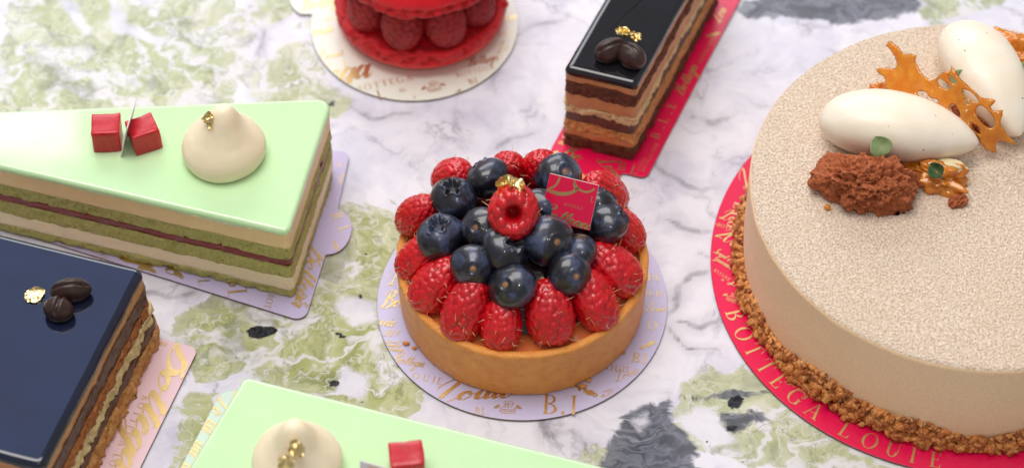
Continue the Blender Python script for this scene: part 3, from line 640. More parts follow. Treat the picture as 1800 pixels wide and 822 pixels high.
pr = np.vstack([prof[:3], resample(prof[3:16], 44), prof[16:]])
V, F = lathe(pr, 220)
rr = np.linalg.norm(V[:, :2], axis=1, keepdims=True); nd = V[:, :2] / np.maximum(rr, 1e-6)
mask = (rr[:, 0] > 3.9)
d = (.035 * fbm(V * 1.4, 3, 3) + .022 * fbm(V * 6, 7, 3)) * mask
V[:, :2] += nd * d[:, None]
V[:, 2] += mask * (V[:, 2] > 1.95) * .04 * fbm(V * 1.6, 11, 3) + (V[:, 2] < .1) * mask * .0
V += (TC[0], TC[1], BT + .014); mk('crust', V, F, M['crust'], tart, origin=tart['o'])
V, F = lathe(resample(np.array([(3.96, 2.02), (3.6, 2.06), (3.0, 2.12), (0, 2.2)]), 24), 120)
V[:, 2] += .03 * fbm(V * 1.5, 2, 2); V += (TC[0], TC[1], BT); mk('amber_filling', V[:], F, M['tart_glaze'], tart, origin=tart['o'])
V, F = lathe(resample(catmull([(3.25, 2.28), (2.7, 2.85), (1.8, 3.5), (.8, 3.85), (0, 3.95)], 8), 24), 90)
V += (TC[0], TC[1], BT - .1); V[:, 2] += .12 * fbm(V * 1.3, 22, 3); mk('gap_shade_mound', V, F, M['gap_shade'], tart, origin=tart['o'])  # mound added under the berries: dark as shadow and hidden blueberries in the gaps
rnd = random.Random(4)
def ico(sub, jit, seed, stretch=(1, 1, 1)):
    bm = bmesh.new(); bmesh.ops.create_icosphere(bm, subdivisions=sub, radius=1.0); V = np.array([v.co[:] for v in bm.verts]); F = [[v.index for v in f.verts] for f in bm.faces]; bm.free()
    V = V * (1 + jit * fbm(V * 1.9, seed, 3)[:, None] * 1.6) * np.array(stretch); return V, F
for k, (a, rad, sz) in enumerate(((-62, 4.35, .11), (-58, 4.22, .08), (-66, 4.18, .06), (-153, 4.45, .10), (-149, 4.28, .07), (-35, 4.2, .06), (-80, 4.17, .05), (-120, 4.2, .05))):
    V, F = ico(2, .35, 40 + k, (1.2, .8, .7)); a = math.radians(a)
    mk('crust_crumb', V * sz + (TC[0] + rad * math.cos(a), TC[1] + rad * math.sin(a), BT + .01 + sz * .62), F, M['crust'], tart, origin=tart['o'])

# raspberries
def mat_rasp(name, a, b, glazed):
    t = NT(name); n = t.noise(2.5, 3, rnd=True); f = t.noise(9, 4, .6, rnd=True)
    oi = t.nd('ShaderNodeObjectInfo'); c = t.mix(t.math('MULTIPLY', oi.outputs['Random'], .22), t.ramp(n, [(.3, a), (.68, b)]), tuple(q * .62 for q in a))
    if not glazed: c = t.mix(t.ramp(f, [(.4, 0.), (.75, .3)]), c, S(170, 70, 68))
    cr = t.attr('crease'); c = t.mix(t.ramp(cr, [(.0, .4), (.5, 0.)]), c, tuple(q * .45 for q in a))  # darkening in the creases between drupelets is painted into the colour
    return t.set(base=c, rough=.38 if glazed else .6, coat=.5 if glazed else .0, coatr=.07, sss=.25, sssr=(1, .12, .08), ssss=.22 * K, normal=t.bump(f, .25 if glazed else .4, .03))
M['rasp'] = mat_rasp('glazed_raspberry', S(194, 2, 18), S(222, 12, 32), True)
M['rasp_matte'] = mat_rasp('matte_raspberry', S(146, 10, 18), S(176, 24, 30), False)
M['hair'] = plain('raspberry_hairs', S(232, 196, 150), .35)
def rasp_mesh(seed, L=2.1, R=.88, hollow=False, hairs=34, name='raspberry'):
    cp = [(0, .04), (.35, .0), (.66, .06), (.88, .32), (.99, .72), (.97, 1.12), (.82, 1.55), (.55, 1.9), (.25, 2.07), (0, 2.1)]
    if hollow: cp = [(0, 1.0), (.12, .92), (.21, .65), (.26, .35), (.34, .12), (.5, .0), (.74, .06), (.93, .36), (1., .75), (.96, 1.15), (.8, 1.56), (.55, 1.88), (.25, 2.05), (0, 2.1)]
    m, n = (92 if hollow else 80), 116
    pr = resample(catmull(cp, 8), m) * np.array((R, L / 2.1)); pr[:, 0] = np.maximum(pr[:, 0], .0)
    V, F = lathe(pr, n); r_ = random.Random(seed)
    # drupelet centres in staggered rows
    dl = np.r_[0, np.cumsum(np.linalg.norm(np.diff(pr, axis=0), axis=1))]; sp = .215
    s0 = 1.3 if hollow else .0                       # no drupelets inside the hollow
    g2 = np.random.default_rng(seed); cand = []
    while len(cand) < 2600:
        s_ = g2.uniform(s0 * R, dl[-1]); x, z = np.interp(s_, dl, pr[:, 0]), np.interp(s_, dl, pr[:, 1])
        if g2.random() < x / R + .03: a = g2.uniform(0, 6.2832); cand.append((x * math.cos(a), x * math.sin(a), z))
    cand = np.array(cand); C = [cand[0]]; dm = np.linalg.norm(cand - cand[0], axis=1)
    while dm.max() > sp * .86:                        # farthest-point spacing gives an uneven honeycomb
        k = int(dm.argmax()); C.append(cand[k]); dm = np.minimum(dm, np.linalg.norm(cand - cand[k], axis=1))
    C = np.array(C); D = np.sqrt(((V[:, None] - C[None]) ** 2).sum(-1)); D.sort(1); d1, d2 = D[:, 0], D[:, 1]
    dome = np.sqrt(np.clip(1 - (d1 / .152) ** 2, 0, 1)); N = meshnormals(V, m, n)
    cz = V.copy(); cz[:, 2] -= L * .45; N *= np.sign((N * cz).sum(1).mean())
    lowf = .05 * fbm(V * 1.2, seed, 2)
    V = V + N * (dome * .065 + lowf)[:, None]; V[:, 2] -= L / 2
    me_o = mk(name, V, F if (N * cz).sum() > 0 else F, M['rasp'])
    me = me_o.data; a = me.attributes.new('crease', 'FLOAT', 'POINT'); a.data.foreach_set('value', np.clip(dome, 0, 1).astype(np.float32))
    bpy.data.objects.remove(me_o)
    HV, HF = [], []
    for _ in range(hairs):
        i = r_.randrange(n * (m // 2 if hollow else 6), n * (m - 3)); p, q = V[i], N[i] + np.array([r_.uniform(-1, 1) for _ in '123']) * .8; q /= np.linalg.norm(q)
        t = np.cross(q, (r_.random(), r_.random(), .3)); t /= np.linalg.norm(t); ln = r_.uniform(.14, .30); w = .013; b = len(HV)
        bend = t * r_.uniform(-.1, .1); sd = np.cross(q, t)
        pts = [p - q * .02, p + q * ln * .5 + bend * .4, p + q * ln + bend]
        for pp, ww in zip(pts, (w, w * .8, w * .3)):
            for k in range(3): HV.append(pp + ww * (math.cos(k * 2.094) * t + math.sin(k * 2.094) * sd))
        for s2 in range(2):
            for k in range(3): HF.append((b + s2 * 3 + k, b + s2 * 3 + (k + 1) % 3, b + s2 * 3 + 3 + (k + 1) % 3, b + s2 * 3 + 3 + k))
    ho = mk('hairs', HV, HF, M['hair']); hm = ho.data; bpy.data.objects.remove(ho)
    return me, hm
RM = [rasp_mesh(100 + k, 2.02 + .06 * (k - 1), .81 - .015 * k) for k in range(4)]
RH = rasp_mesh(140, 1.7, .78, hollow=True, hairs=30)
def raspberry(c, axis, spin, size, label, group, var=0, mat=None, hairs=True):
    me, hm = RM[var] if var >= 0 else RH
    if mat is not None:
        key = (me.name, mat.name)
        if key not in MC: m2 = me.copy(); m2.materials.clear(); m2.materials.append(mat); MC[key] = m2
        me = MC[key]
    o = link('raspberry', me, None, c); orient(o, axis, spin); o.scale = (size[0] * .95, size[0] * .95, size[1]); tag(o, label, 'raspberry', group)
    if hairs:
        h = bpy.data.objects.new('hairs', hm); col.objects.link(h); h.parent = o; h['kind'] = 'stuff'
    return o
MC = {}
GR = 'raspberries on the berry tart'
def ring(c, tilt, spin, size, label, var, dz=0.):
    d = np.array(c[:2]) - TC; kb = .27 if d[1] < 1. else -.12; c = (c[0] - kb * d[0] / np.linalg.norm(d), c[1] - kb * d[1] / np.linalg.norm(d), c[2] - (.12 if d[1] < 1. else -.12)); d /= np.linalg.norm(d); t = math.radians(tilt)
    raspberry(c, (-d[0] * math.sin(t), -d[1] * math.sin(t), math.cos(t)), spin, size, label, GR, var)
ring((1.32, -6.03, 3.12), 36, .2, (1.02, 1.08), 'large front raspberry left of a stubby one, right of the front centre of the tart', 0)
ring((-.38, -6.36, 2.98), 34, 1.3, (.86, .86), 'smallest front raspberry, lowest on the tart rim at its centre', 1)
ring((-1.66, -5.82, 3.1), 36, 2.2, (.95, 1.08), 'tall raspberry at the tart front, just left of the smallest one', 2)
ring((-2.71, -4.69, 3.1), 44, 3.9, (.98, 1.0), 'plump raspberry at the front left of the tart, under a blueberry', 3)
ring((-3.32, -3.40, 3.08), 34, .9, (.85, .98), 'dark raspberry at the far left rim of the tart, lower of two', 1)
ring((-3.09, -1.80, 3.1), 30, 5.1, (.82, .9), 'raspberry at the left rim of the tart, behind the dark one', 2)
ring((-1.93, -.25, 3.15), 28, 2.9, (.86, .9), 'raspberry at the back left of the tart behind two blueberries', 0)
ring((-.12, .0, 3.2), 22, 4.4, (.86, .95), 'raspberry at the tart back half hidden by the gold-topped one', 3)
ring((.98, .02, 3.2), 22, .4, (.9, 1.0), 'raspberry at the tart back peeking out left of a scarred blueberry', 1)
ring((3.03, -.85, 3.1), 30, 1.9, (.9, 1.1), 'raspberry at the tart back right behind the crimson plaque', 2)
ring((3.98, -2.25, 3.15), 26, 3.1, (.86, 1.02), 'raspberry at the far right rim of the tart beside a blueberry', 0)
ring((3.55, -4.02, 3.15), 48, 4.0, (1.06, 1.02), 'biggest round raspberry at the right front of the tart', 3)
ring((2.85, -5.38, 3.1), 38, 5.5, (.98, 1.04), 'stubby raspberry at the right front of the tart, second from the biggest', 2)
o = raspberry((.06, -3.30, 5.25), (-.02, -.80, .58), .3, (1.0, .92), 'hollow raspberry topped with gold leaf at the tart summit', GR, -1)
o.scale = (1.0, 1.14, .95); o.rotation_quaternion = Vector((.02, .74, -.62)).to_track_quat('Z', 'Y')

# blueberries
def mat_blue():
    t = NT('glazed_blueberry'); n = t.noise(1.5, 5, .6, dist=.5, rnd=True); f = t.noise(6, 5, .65, rnd=True)
    c = t.ramp(n, [(.34, S(13, 12, 18)), (.5, S(22, 24, 38)), (.62, S(62, 72, 104)), (.8, S(36, 41, 66))])
    c = t.mix(t.ramp(f, [(.48, 0.), (.7, .7)]), c, S(13, 12, 18))
    c = t.mix(t.attr('scar'), c, t.ramp(f, [(.3, S(120, 76, 44)), (.7, S(182, 134, 84))])); c = t.mix(t.attr('crown'), c, S(12, 11, 15))
    return t.set(base=c, rough=.42, coat=t.math('MULTIPLY_ADD', t.attr('crown'), -.9), coatr=t.ramp(n, [(.4, .05), (.7, .30)]), normal=t.bump(f, .18, .03), coatn=t.bump(t.noise(1.6, 3, rnd=True), .10, .05))
M['blue'] = mat_blue()
for n_ in M['blue'].node_tree.nodes:
    if n_.type == 'MATH' and n_.operation == 'MULTIPLY_ADD': n_.inputs[2].default_value = .75; n_.use_clamp = True
def blue_mesh(seed, crown=1.):
    m, n = 56, 60; th = np.linspace(.0005, math.pi - .0005, m); ph = np.linspace(0, 2 * math.pi, n, endpoint=False); T, P = np.meshgrid(th, ph, indexing='ij')
    rho = np.sin(T); top = T < math.pi / 2
    lip = .40 + .095 * np.cos(5 * P + seed) + .02 * np.cos(3 * P + 2 * seed)
    r = np.ones_like(T)
    r += np.where(top, crown * (.10 * np.exp(-((rho - lip) / .055) ** 2) - .34 * sstep(-.01, .10, lip - rho) + .02 * np.cos(10 * P) * np.exp(-((rho - lip) / .08) ** 2)), 0)
    r += np.where(~top, -.10 * np.exp(-(rho / .22) ** 2) + .05 * np.exp(-((rho - .30) / .06) ** 2) + .05 * np.exp(-(rho / .08) ** 2), 0)
    V = np.stack([r * np.sin(T) * np.cos(P), r * np.sin(T) * np.sin(P), .86 * r * np.cos(T)], -1).reshape(-1, 3)
    V *= (1 + .10 * fbm(V * 1.1, seed, 2))[:, None]
    o = mk('blueberry', V * .77, gridfaces(m, n)[:], M['blue']); me = o.data
    me.flip_normals()
    for nm, w in (('scar', np.where(~top, sstep(.16, .09, rho), 0)), ('crown', np.where(top, .8 * crown * sstep(-.02, .12, lip - rho), 0))):
        a = me.attributes.new(nm, 'FLOAT', 'POINT'); a.data.foreach_set('value', w.reshape(-1).astype(np.float32))
    bpy.data.objects.remove(o); return me
BM = [blue_mesh(s) for s in (1, 2, 3)]
GB = 'blueberries on the berry tart'
def blueberry(c, d, size, label, var, spin=0.):
    o = link('blueberry', BM[var], None, c); orient(o, d, spin); o.scale = (size * 1.05,) * 3 if not hasattr(size, '__len__') else tuple(q * 1.05 for q in size)
    tag(o, label, 'blueberry', GB)
CAMD = np.array((0, -.635, .772))
sc_ = lambda x, y, k=1.: tuple(-(k * CAMD + np.array((x, y * .772, y * .635))))       # stem scar turned this way
cr_ = lambda x, y, k=1.: tuple(k * CAMD + np.array((x, y * .772, y * .635)))          # crown turned this way
blueberry((-.83, -.99, 4.15), (-.4, .5, .3), .93, 'blueberry at the tart back, left of the gold-topped raspberry', 0, 1.)
blueberry((-1.96, -1.68, 3.95), cr_(-.1, .75), .98, 'blueberry with an open crown at the back left of the tart', 1, .5)
blueberry((-2.38, -3.29, 3.88), cr_(-.25, .85), 1.06, 'big blueberry with a ragged crown at the left of the tart', 2, 1.2)
blueberry((-1.0, -3.33, 4.32), (.3, .4, -.6), .90, 'blueberry tucked between the big crowned one and the hollow raspberry', 0, 2.)
blueberry((-.23, -4.29, 4.45), cr_(.75, .5), (1.06, 1.06, 1.0), 'mottled blueberry in the middle of the tart below the hollow raspberry', 1, .2)
blueberry((-1.28, -4.69, 4.05), sc_(0, -.15), .95, 'blueberry with its stem scar facing out at the left centre', 2, 2.)
blueberry((0., -5.48, 3.95), (.4, .5, -.8), (1.0, 1.0, .92), 'lowest blueberry at the tart front, above the smallest raspberry', 0, .7)
blueberry((1.24, -3.96, 4.5), sc_(.4, -.1), 1.08, 'dark blueberry with a tan stem scar right of the tart middle', 1, .4)
blueberry((1.88, -4.94, 3.98), (-.3, .6, -.5), .96, 'blueberry at the right front above two raspberries', 2, 1.)
blueberry((3.22, -2.84, 3.95), (.8, .3, .5), (.84, .95, 1.0), 'oblong dark blueberry at the right of the crimson plaque', 0, .9)
blueberry((1.58, -.89, 4.15), sc_(.35, .25), 1.04, 'blueberry with a round stem scar at the tart back above the plaque', 2, 0.)
blueberry((2.17, -4.08, 3.98), (.6, -.2, -.7), .86, 'blueberry wedged below the plaque between three darker ones', 1, 2.)
blueberry((2.92, -1.98, 3.85), (.5, .6, .4), .92, 'blueberry mostly hidden behind the right edge of the plaque', 2, 1.)
blueberry((.95, -2.56, 4.45), (.1, .8, -.4), .85, 'blueberry hidden between the hollow raspberry and the plaque', 0, 1.)

# crimson plaque and gold leaf on the tart
M['plaque'] = plain('crimson_chocolate_plaque', S(222, 6, 70), .3, coat=.15, coatr=.1)
M['white_edge'] = plain('white_chocolate_edge', S(238, 230, 224), .4)
def plaque_box(name, o3, ux, uy, w, h, th, mat, parent, org):
    nz = np.cross(ux, uy); o3 = np.array(o3)
    q = [o3 + ux * a + uy * b + nz * c for c in (0, th) for a, b in ((0, 0), (w, 0), (w, h), (0, h))]
    return mk(name, q, [(3, 2, 1, 0), (4, 5, 6, 7), (0, 1, 5, 4), (1, 2, 6, 5), (2, 3, 7, 6), (3, 0, 4, 7)], mat, parent, origin=org, smooth=False)
def unit(v): v = np.array(v, float); return v / np.linalg.norm(v)
tl, tr, bl = np.array((1.24, -2.15, 5.68)), np.array((2.86, -2.66, 5.66)), np.array((.95, -3.04, 4.52))
ux = unit(tr - tl); uy = tl - bl; uy = unit(uy - ux * (uy @ ux))
pq = root('chocolate_plaque', tuple(bl), 'square crimson plaque with gold print standing on the tart', 'plaque')
plaque_box('white_back', bl - np.cross(ux, uy) * .05, ux, uy, 1.70, 1.56, .05, M['white_edge'], pq, pq['o'])
plaque_box('printed_front', bl + np.cross(ux, uy) * .002 + ux * .006, ux, uy, 1.69, 1.553, .02, M['plaque'], pq, pq['o'])
p = []; script_text(p, 'Bottega', -.12, .12, -4, .20, .3, 1.6, 1.75); serif_text(p, 'BOTTEGA', .68, .62, 0, .10); serif_text(p, 'L', 1.52, .95, 0, .2)
p += [[(x * 1.0, y) for x, y in q] for q in g_arc(.35, 1.45, .75, .66, .55, .42, 195, 345, 20)] + g_arc(1.25, 1.62, .42, .36, .42, .35, 170, 330, 14) + g_arc(.98, 1.5, .14, .05, .28, .2, 60, 300, 12) + g_arc(.1, 1.55, .3, .22, .5, .42, 270, 380, 10)
nz = np.cross(ux, uy); V, F = [], []
box = np.array([(.02, .01), (1.68, .01), (1.68, 1.54), (.02, 1.54)])
for q in p:
    if not inside(box, np.array([np.mean(q, 0)]))[0]: continue
    if min(a for a, b in q) < .0 or max(a for a, b in q) > 1.7 or min(b for a, b in q) < 0 or max(b for a, b in q) > 1.55: continue
    b0 = len(V); V += [bl + ux * a + uy * b + nz * .027 for a, b in q]; F.append(tuple(range(b0, b0 + 4)))
g = mk('gold_lettering', V, F, M['foil'], pq, origin=pq['o'], smooth=False); g['kind'] = 'stuff'

def gold_flake(c, d, sx, sy, seed, label, spin=0., group=None, curl=.35, parent=None, name='gold_leaf'):
    n = 15; g_ = np.linspace(-1, 1, n); X, Y = np.meshgrid(g_, g_); R_ = np.hypot(X, Y); A = np.arctan2(Y, X)
    e = .72 + .3 * fbm(np.stack([np.cos(A) * 1.6, np.sin(A) * 1.6, A * 0 + seed], -1), seed, 3)
    mr = np.maximum(np.abs(X), np.abs(Y)); k = np.where(R_ > 0, mr / np.maximum(R_, 1e-6), 1) * e
    X, Y = X * k, Y * k
    Z = curl * (fbm(np.stack([X * 2.2, Y * 2.2, X * 0 + seed * 1.7], -1), seed, 3) * 1.1 + .25 * fbm(np.stack([X * 7, Y * 7, X * 0], -1), seed + 4, 2))
    X = X + .16 * fbm(np.stack([X * 3, Y * 3, X * 0 + 5], -1), seed + 2, 2); Z = Z - Z.min() * .5
    V = np.stack([X * sx, Y * sy, Z * max(sx, sy)], -1).reshape(-1, 3)
    o = mk(name, V, gridfaces(n, n, False), M['leaf_gold'], loc=c); orient(o, d, spin)
    tag(o, label, 'gold leaf', group); return o
gold_flake((.02, -3.12, 6.12), (-.1, -.75, .65), .60, .72, 3, 'crumpled gold leaf crowning the hollow raspberry on the tart', .4, curl=.75)
# ---------------------------------------------------------------- red macaron
def mat_macaron():
    t = NT('red_macaron_shell'); n = t.noise(1.2, 4); f = t.noise(16, 4, .6)
    c = t.ramp(n, [(.3, S(224, 4, 24)), (.7, S(238, 10, 40))])
    c = t.mix(t.attr('foot'), c, t.ramp(t.noise(9, 4, .7), [(.3, S(176, 4, 14)), (.65, S(230, 10, 30))]))
    return t.set(base=c, rough=.5, sheen=.1, sss=.1, sssr=(1, .1, .1), ssss=.15 * K, normal=t.bump(t.math('ADD', f, t.math('MULTIPLY', t.math('MULTIPLY', t.noise(5, 5, .7), t.attr('foot')), 6.)), .35, .05))
M['macaron'] = mat_macaron()
MC0 = np.array((-3.4, 10.52))
mac = root('macaron', (*MC0, BT + .012), 'large red macaron filled with raspberries, cut off by the top of the picture', 'macaron')
def shell(name, cp, rough, z0, flip):
    pr = resample(catmull(cp, 10), 70); V, F = lathe(pr, 240)
    foot = np.interp(V[:, 2], [a for a, b in rough], [b for a, b in rough]) * (np.linalg.norm(V[:, :2], axis=1) > 2.75)
    nr = V[:, :2] / np.maximum(np.linalg.norm(V[:, :2], axis=1, keepdims=True), 1e-6)
    P = np.c_[nr * 3.1, V[:, 2] * 1.3]
    d = foot * (.16 * fbm(P * 3.2, 61 + flip, 3) - .20 * sstep(.25, .55, vn(P * np.array((4.2, 4.2, 5.)), 64 + flip)))
    V[:, :2] += nr * d[:, None] + nr * (.03 * fbm(P * .6, 66, 2))[:, None]
    V[:, 2] += foot * .05 * fbm(P * 4, 69, 2)
    V += (*MC0, z0); o = mk(name, V, F, M['macaron'], mac, origin=mac['o'])
    a = o.data.attributes.new('foot', 'FLOAT', 'POINT'); a.data.foreach_set('value', np.clip(foot, 0, 1).astype(np.float32))
shell('bottom_shell', [(0, .02), (2.2, .02), (2.75, .14), (3.1, .40), (3.22, .66), (3.2, .82), (3.22, .98), (3.12, 1.10), (2.9, 1.06), (2.5, 1.02), (1.5, 1.03), (0, 1.05)], [(0, 0), (.62, 0), (.76, 1), (1.06, 1), (1.12, .5)], BT + .014, 0)
shell('top_shell', [(0, 0.1), (1.5, .08), (2.5, .04), (2.95, .0), (3.12, .08), (3.16, .26), (3.1, .40), (3.12, .52), (3.04, .80), (2.75, 1.2), (2.1, 1.58), (1.2, 1.8), (0, 1.86)], [(0, .6), (.03, 1), (.36, 1), (.5, 0)], 3.14, 1)
V, F = lathe(resample(np.array([(0, 1.0), (1.35, 1.0), (1.5, 1.6), (1.5, 2.6), (1.35, 3.25), (0, 3.25)]), 20), 60)
M['rose_cream'] = mat_cream('red_fruit_cream', S(120, 12, 22), .5); mk('fruit_cream', V + (*MC0, BT), F, M['rose_cream'], mac, origin=mac['o'])
for k, (a, lab) in enumerate(((-104, 'raspberry inside the macaron, left of its two middle ones'), (-66, 'raspberry inside the macaron, right of its two middle ones'), (-144, 'raspberry inside the macaron at its left end'),
                              (-29, 'raspberry inside the macaron at its right end'), (172, 'raspberry at the left rear of the macaron filling'), (8, 'raspberry at the right rear of the macaron filling'))):
    ar = math.radians(a); rr_ = 2.32 if k < 2 else 2.28
    raspberry((MC0[0] + rr_ * math.cos(ar), MC0[1] + rr_ * math.sin(ar), 2.18), (-.12 * math.cos(ar), -.12 * math.sin(ar), 1), k * 1.3, (.98, .98), lab, 'raspberries in the macaron', k % 4, M['rasp_matte'], False)

# ---------------------------------------------------------------- toppings on the green slices
M['kiss'] = mat_cream('beige_whipped_ganache', S(255, 236, 204), .5, .3, .08, .04)
def cream_kiss(c, label, lean, seed):
    cp = [(0, 0), (1.15, 0), (1.36, .12), (1.42, .38), (1.38, .64), (1.2, .94), (.95, 1.24), (.73, 1.54), (.56, 1.84), (.42, 2.08), (.28, 2.26), (.13, 2.36), (0, 2.38)]
    pr = resample(catmull(cp, 8), 50); V, F = lathe(pr, 80)
    V[:, :2] += np.array(lean) * (V[:, 2:3] / 2.2) ** 2
    V *= (1 + .025 * fbm(V * .9, seed, 3) + .008 * fbm(V * 4, seed + 3, 2))[:, None]
    ang = np.arctan2(V[:, 1], V[:, 0]); V[:, :2] *= (1 + .012 * np.sin(ang * 2 + V[:, 2] * 2.4))[:, None]
    V[:, 2] = np.maximum(V[:, 2], 0.)
    o = mk('cream_kiss', V, F, M['kiss'], loc=c); tag(o, label, 'cream', 'cream kisses on the green slices'); return o
cream_kiss((-9.86, .42, 3.755), 'beige cream kiss on the green wedge, beside the red cubes', (.12, .05), 5)
cream_kiss((-6.72, -12.62, 3.755), 'beige cream kiss on the front slice with two gold flecks', (.02, .0), 9)
gold_flake((-10.16, .24, 5.78), (-.6, -.6, .5), .28, .44, 12, 'gold leaf on the left side of the rear cream kiss', .2, curl=.6)
gold_flake((-6.64, -13.22, 5.80), (-.05, -.85, .5), .34, .42, 15, 'larger gold leaf near the peak of the front cream kiss', .3, curl=.6)
gold_flake((-6.95, -13.50, 5.42), (-.2, -.85, .45), .42, .34, 18, 'small gold leaf low on the front cream kiss', 1., curl=.6)
def mat_jelly():
    t = NT('red_fruit_jelly'); n = t.noise(6, 4, .6)
    return t.set(base=t.ramp(n, [(.3, S(180, 4, 24)), (.7, S(210, 16, 40))]), rough=.3, coat=.08, coatr=.2, sss=.5, sssr=(1, .1, .1), ssss=.3 * K, normal=t.bump(n, .3, .04))
M['jelly'] = mat_jelly()
def jelly_cube(c, rz, sx, sy, sz, label, seed, skew=(0, 0)):
    bm = bmesh.new(); bmesh.ops.create_cube(bm, size=1.0)
    bmesh.ops.bevel(bm, geom=bm.edges[:] , offset=.05, segments=2, affect='EDGES', profile=.5)
    bmesh.ops.subdivide_edges(bm, edges=[e for e in bm.edges if e.calc_length() > .5], cuts=5, use_grid_fill=True)
    V = np.array([v.co[:] for v in bm.verts]); F = [[v.index for v in f.verts] for f in bm.faces]; bm.free()
    V[:, 2] += .5; V = V * (sx, sy, sz); V[:, :2] += np.array(skew) * V[:, 2:3]; V *= (1 + .06 * fbm(V * 1.6, seed, 2) + .015 * fbm(V * 7, seed + 1, 2))[:, None]; V[:, 2] = np.maximum(V[:, 2], 0)
    o = mk('jelly_cube', V, F, M['jelly'], loc=c); o.rotation_euler.z = math.radians(rz); tag(o, label, 'jelly cube', 'red jelly cubes on the green slices')
jelly_cube((-13.90, .98, 3.757), 3, .98, .92, .95, 'dark red jelly cube left of the white tag on the green wedge', 3, (.0, .05))
jelly_cube((-12.60, .95, 3.757), 24, .98, .90, .92, 'red jelly cube between the white tag and the rear cream kiss', 6, (-.06, .05))
jelly_cube((-3.28, -12.72, 3.757), 8, 1.05, .95, 1.0, 'red jelly cube behind the tag on the front slice', 8)
M['tag'] = plain('white_tag_card', S(226, 216, 220), .35)
def quad_tag(A, B, C_, D_, th, label, mat=None):
    A, B, C_, D_ = (np.array(q, float) for q in (A, B, C_, D_)); nz = unit(np.cross(B - A, D_ - A)) * th
    r = root('paper_tag', tuple(A), label, 'tag', 'square tags on the green slices')
    q = [A, B, C_, D_, A + nz, B + nz, C_ + nz, D_ + nz]
    mk('tag_sheet', q, [(3, 2, 1, 0), (4, 5, 6, 7), (0, 1, 5, 4), (1, 2, 6, 5), (2, 3, 7, 6), (3, 0, 4, 7)], M['tag'], r, origin=r['o'], smooth=False)
    ux_, uy_ = B - A, D_ - A; p = []; script_text(p, 'Bottega', .05, .72, 0, .12, .3, 1.4, .85); serif_text(p, 'BL', .1, .2, 0, .2)
    V, F = [], []
    for f_ in p:
        if any(not (0 <= a <= 1 and 0 <= b <= 1) for a, b in f_): continue
        b0 = len(V); V += [A + ux_ * a + uy_ * b + nz * 1.15 for a, b in f_]; F.append(tuple(range(b0, b0 + 4)))
    g = mk('gold_lettering', V, F, M['foil'], r, origin=r['o'], smooth=False); g['kind'] = 'stuff'
quad_tag((-13.43, .30, 3.76), (-13.22, 1.70, 3.76), (-12.86, 1.74, 5.22), (-13.07, .34, 5.22), .035, 'thin white tag seen edge-on between two red cubes')
quad_tag((-4.72, -13.95, 3.76), (-3.10, -14.50, 3.76), (-3.05, -13.92, 5.30), (-4.67, -13.37, 5.30), .04, 'pale tag in front of the red cube on the front slice')

# ---------------------------------------------------------------- chocolate coffee beans and gold on the chocolate cakes
def mat_bean():
    t = NT('chocolate_coffee_bean'); n = t.noise(5, 4, .6)
    return t.set(base=t.ramp(n, [(.3, S(44, 27, 24)), (.7, S(66, 42, 36))]), rough=.38, coat=.12, coatr=.25, normal=t.bump(n, .3, .04))
M['bean'] = mat_bean()
def bean(c, rz, sx, sy, sz, label, tilt=0., pitch=0.):
    m, n = 40, 56; th = np.linspace(.001, math.pi - .001, m); ph = np.linspace(0, 2 * math.pi, n, endpoint=False); T, P = np.meshgrid(th, ph, indexing='ij')
    X, Y, Z = np.cos(T), np.sin(T) * np.cos(P), np.sin(T) * np.sin(P)
    Z = np.where(Z < -.5, -.5 + (Z + .5) * .2, Z)
    g = np.exp(-((Y + .06 * np.sin(X * 3)) / .10) ** 2) * (Z > 0) * sstep(1.0, .7, np.abs(X)); Z = Z - .28 * g
    Z = Z + .10 * np.exp(-((np.abs(Y) - .24) / .13) ** 2) * (Z > 0) * sstep(1., .6, np.abs(X))
    V = np.stack([X * sx, Y * sy, (Z + .6) * sz], -1).reshape(-1, 3); V *= (1 + .03 * fbm(V * 3, int(sx * 100), 2))[:, None]
    o = mk('coffee_bean', V, gridfaces(m, n), M['bean'], loc=c); o.data.flip_normals(); o.rotation_euler = (math.radians(tilt), math.radians(pitch), math.radians(rz)); tag(o, label, 'coffee bean', 'chocolate coffee beans')
bean((3.44, 4.78, 4.12), 28, .62, .42, .46, 'coffee bean with a smooth back on the left of the dark glazed bar', 14)
bean((4.18, 4.42, 4.12), -42, .56, .45, .46, 'creased coffee bean on the right of the dark glazed bar', -4)
bean((-14.5, -5.72, 3.82), 8, .68, .40, .46, 'longer coffee bean on the blue-black glaze, the rear one', 10)
bean((-14.83, -6.55, 3.82), 78, .42, .50, .46, 'shorter coffee bean on the blue-black glaze, the front one', 4)
gold_flake((3.95, 5.38, 4.62), (-.3, -.4, .85), .34, .22, 21, 'bent gold leaf behind the beans on the dark glazed bar', .2, curl=.7)
gold_flake((4.32, 5.22, 4.55), (.3, -.5, .8), .24, .3, 24, 'upright scrap of gold leaf right behind the creased bean', .9, curl=.8)
gold_flake((-15.72, -5.80, 3.90), (-.1, -.25, .95), .36, .48, 27, 'flat gold leaf beside the beans on the blue-black glaze', -.5, curl=.22)

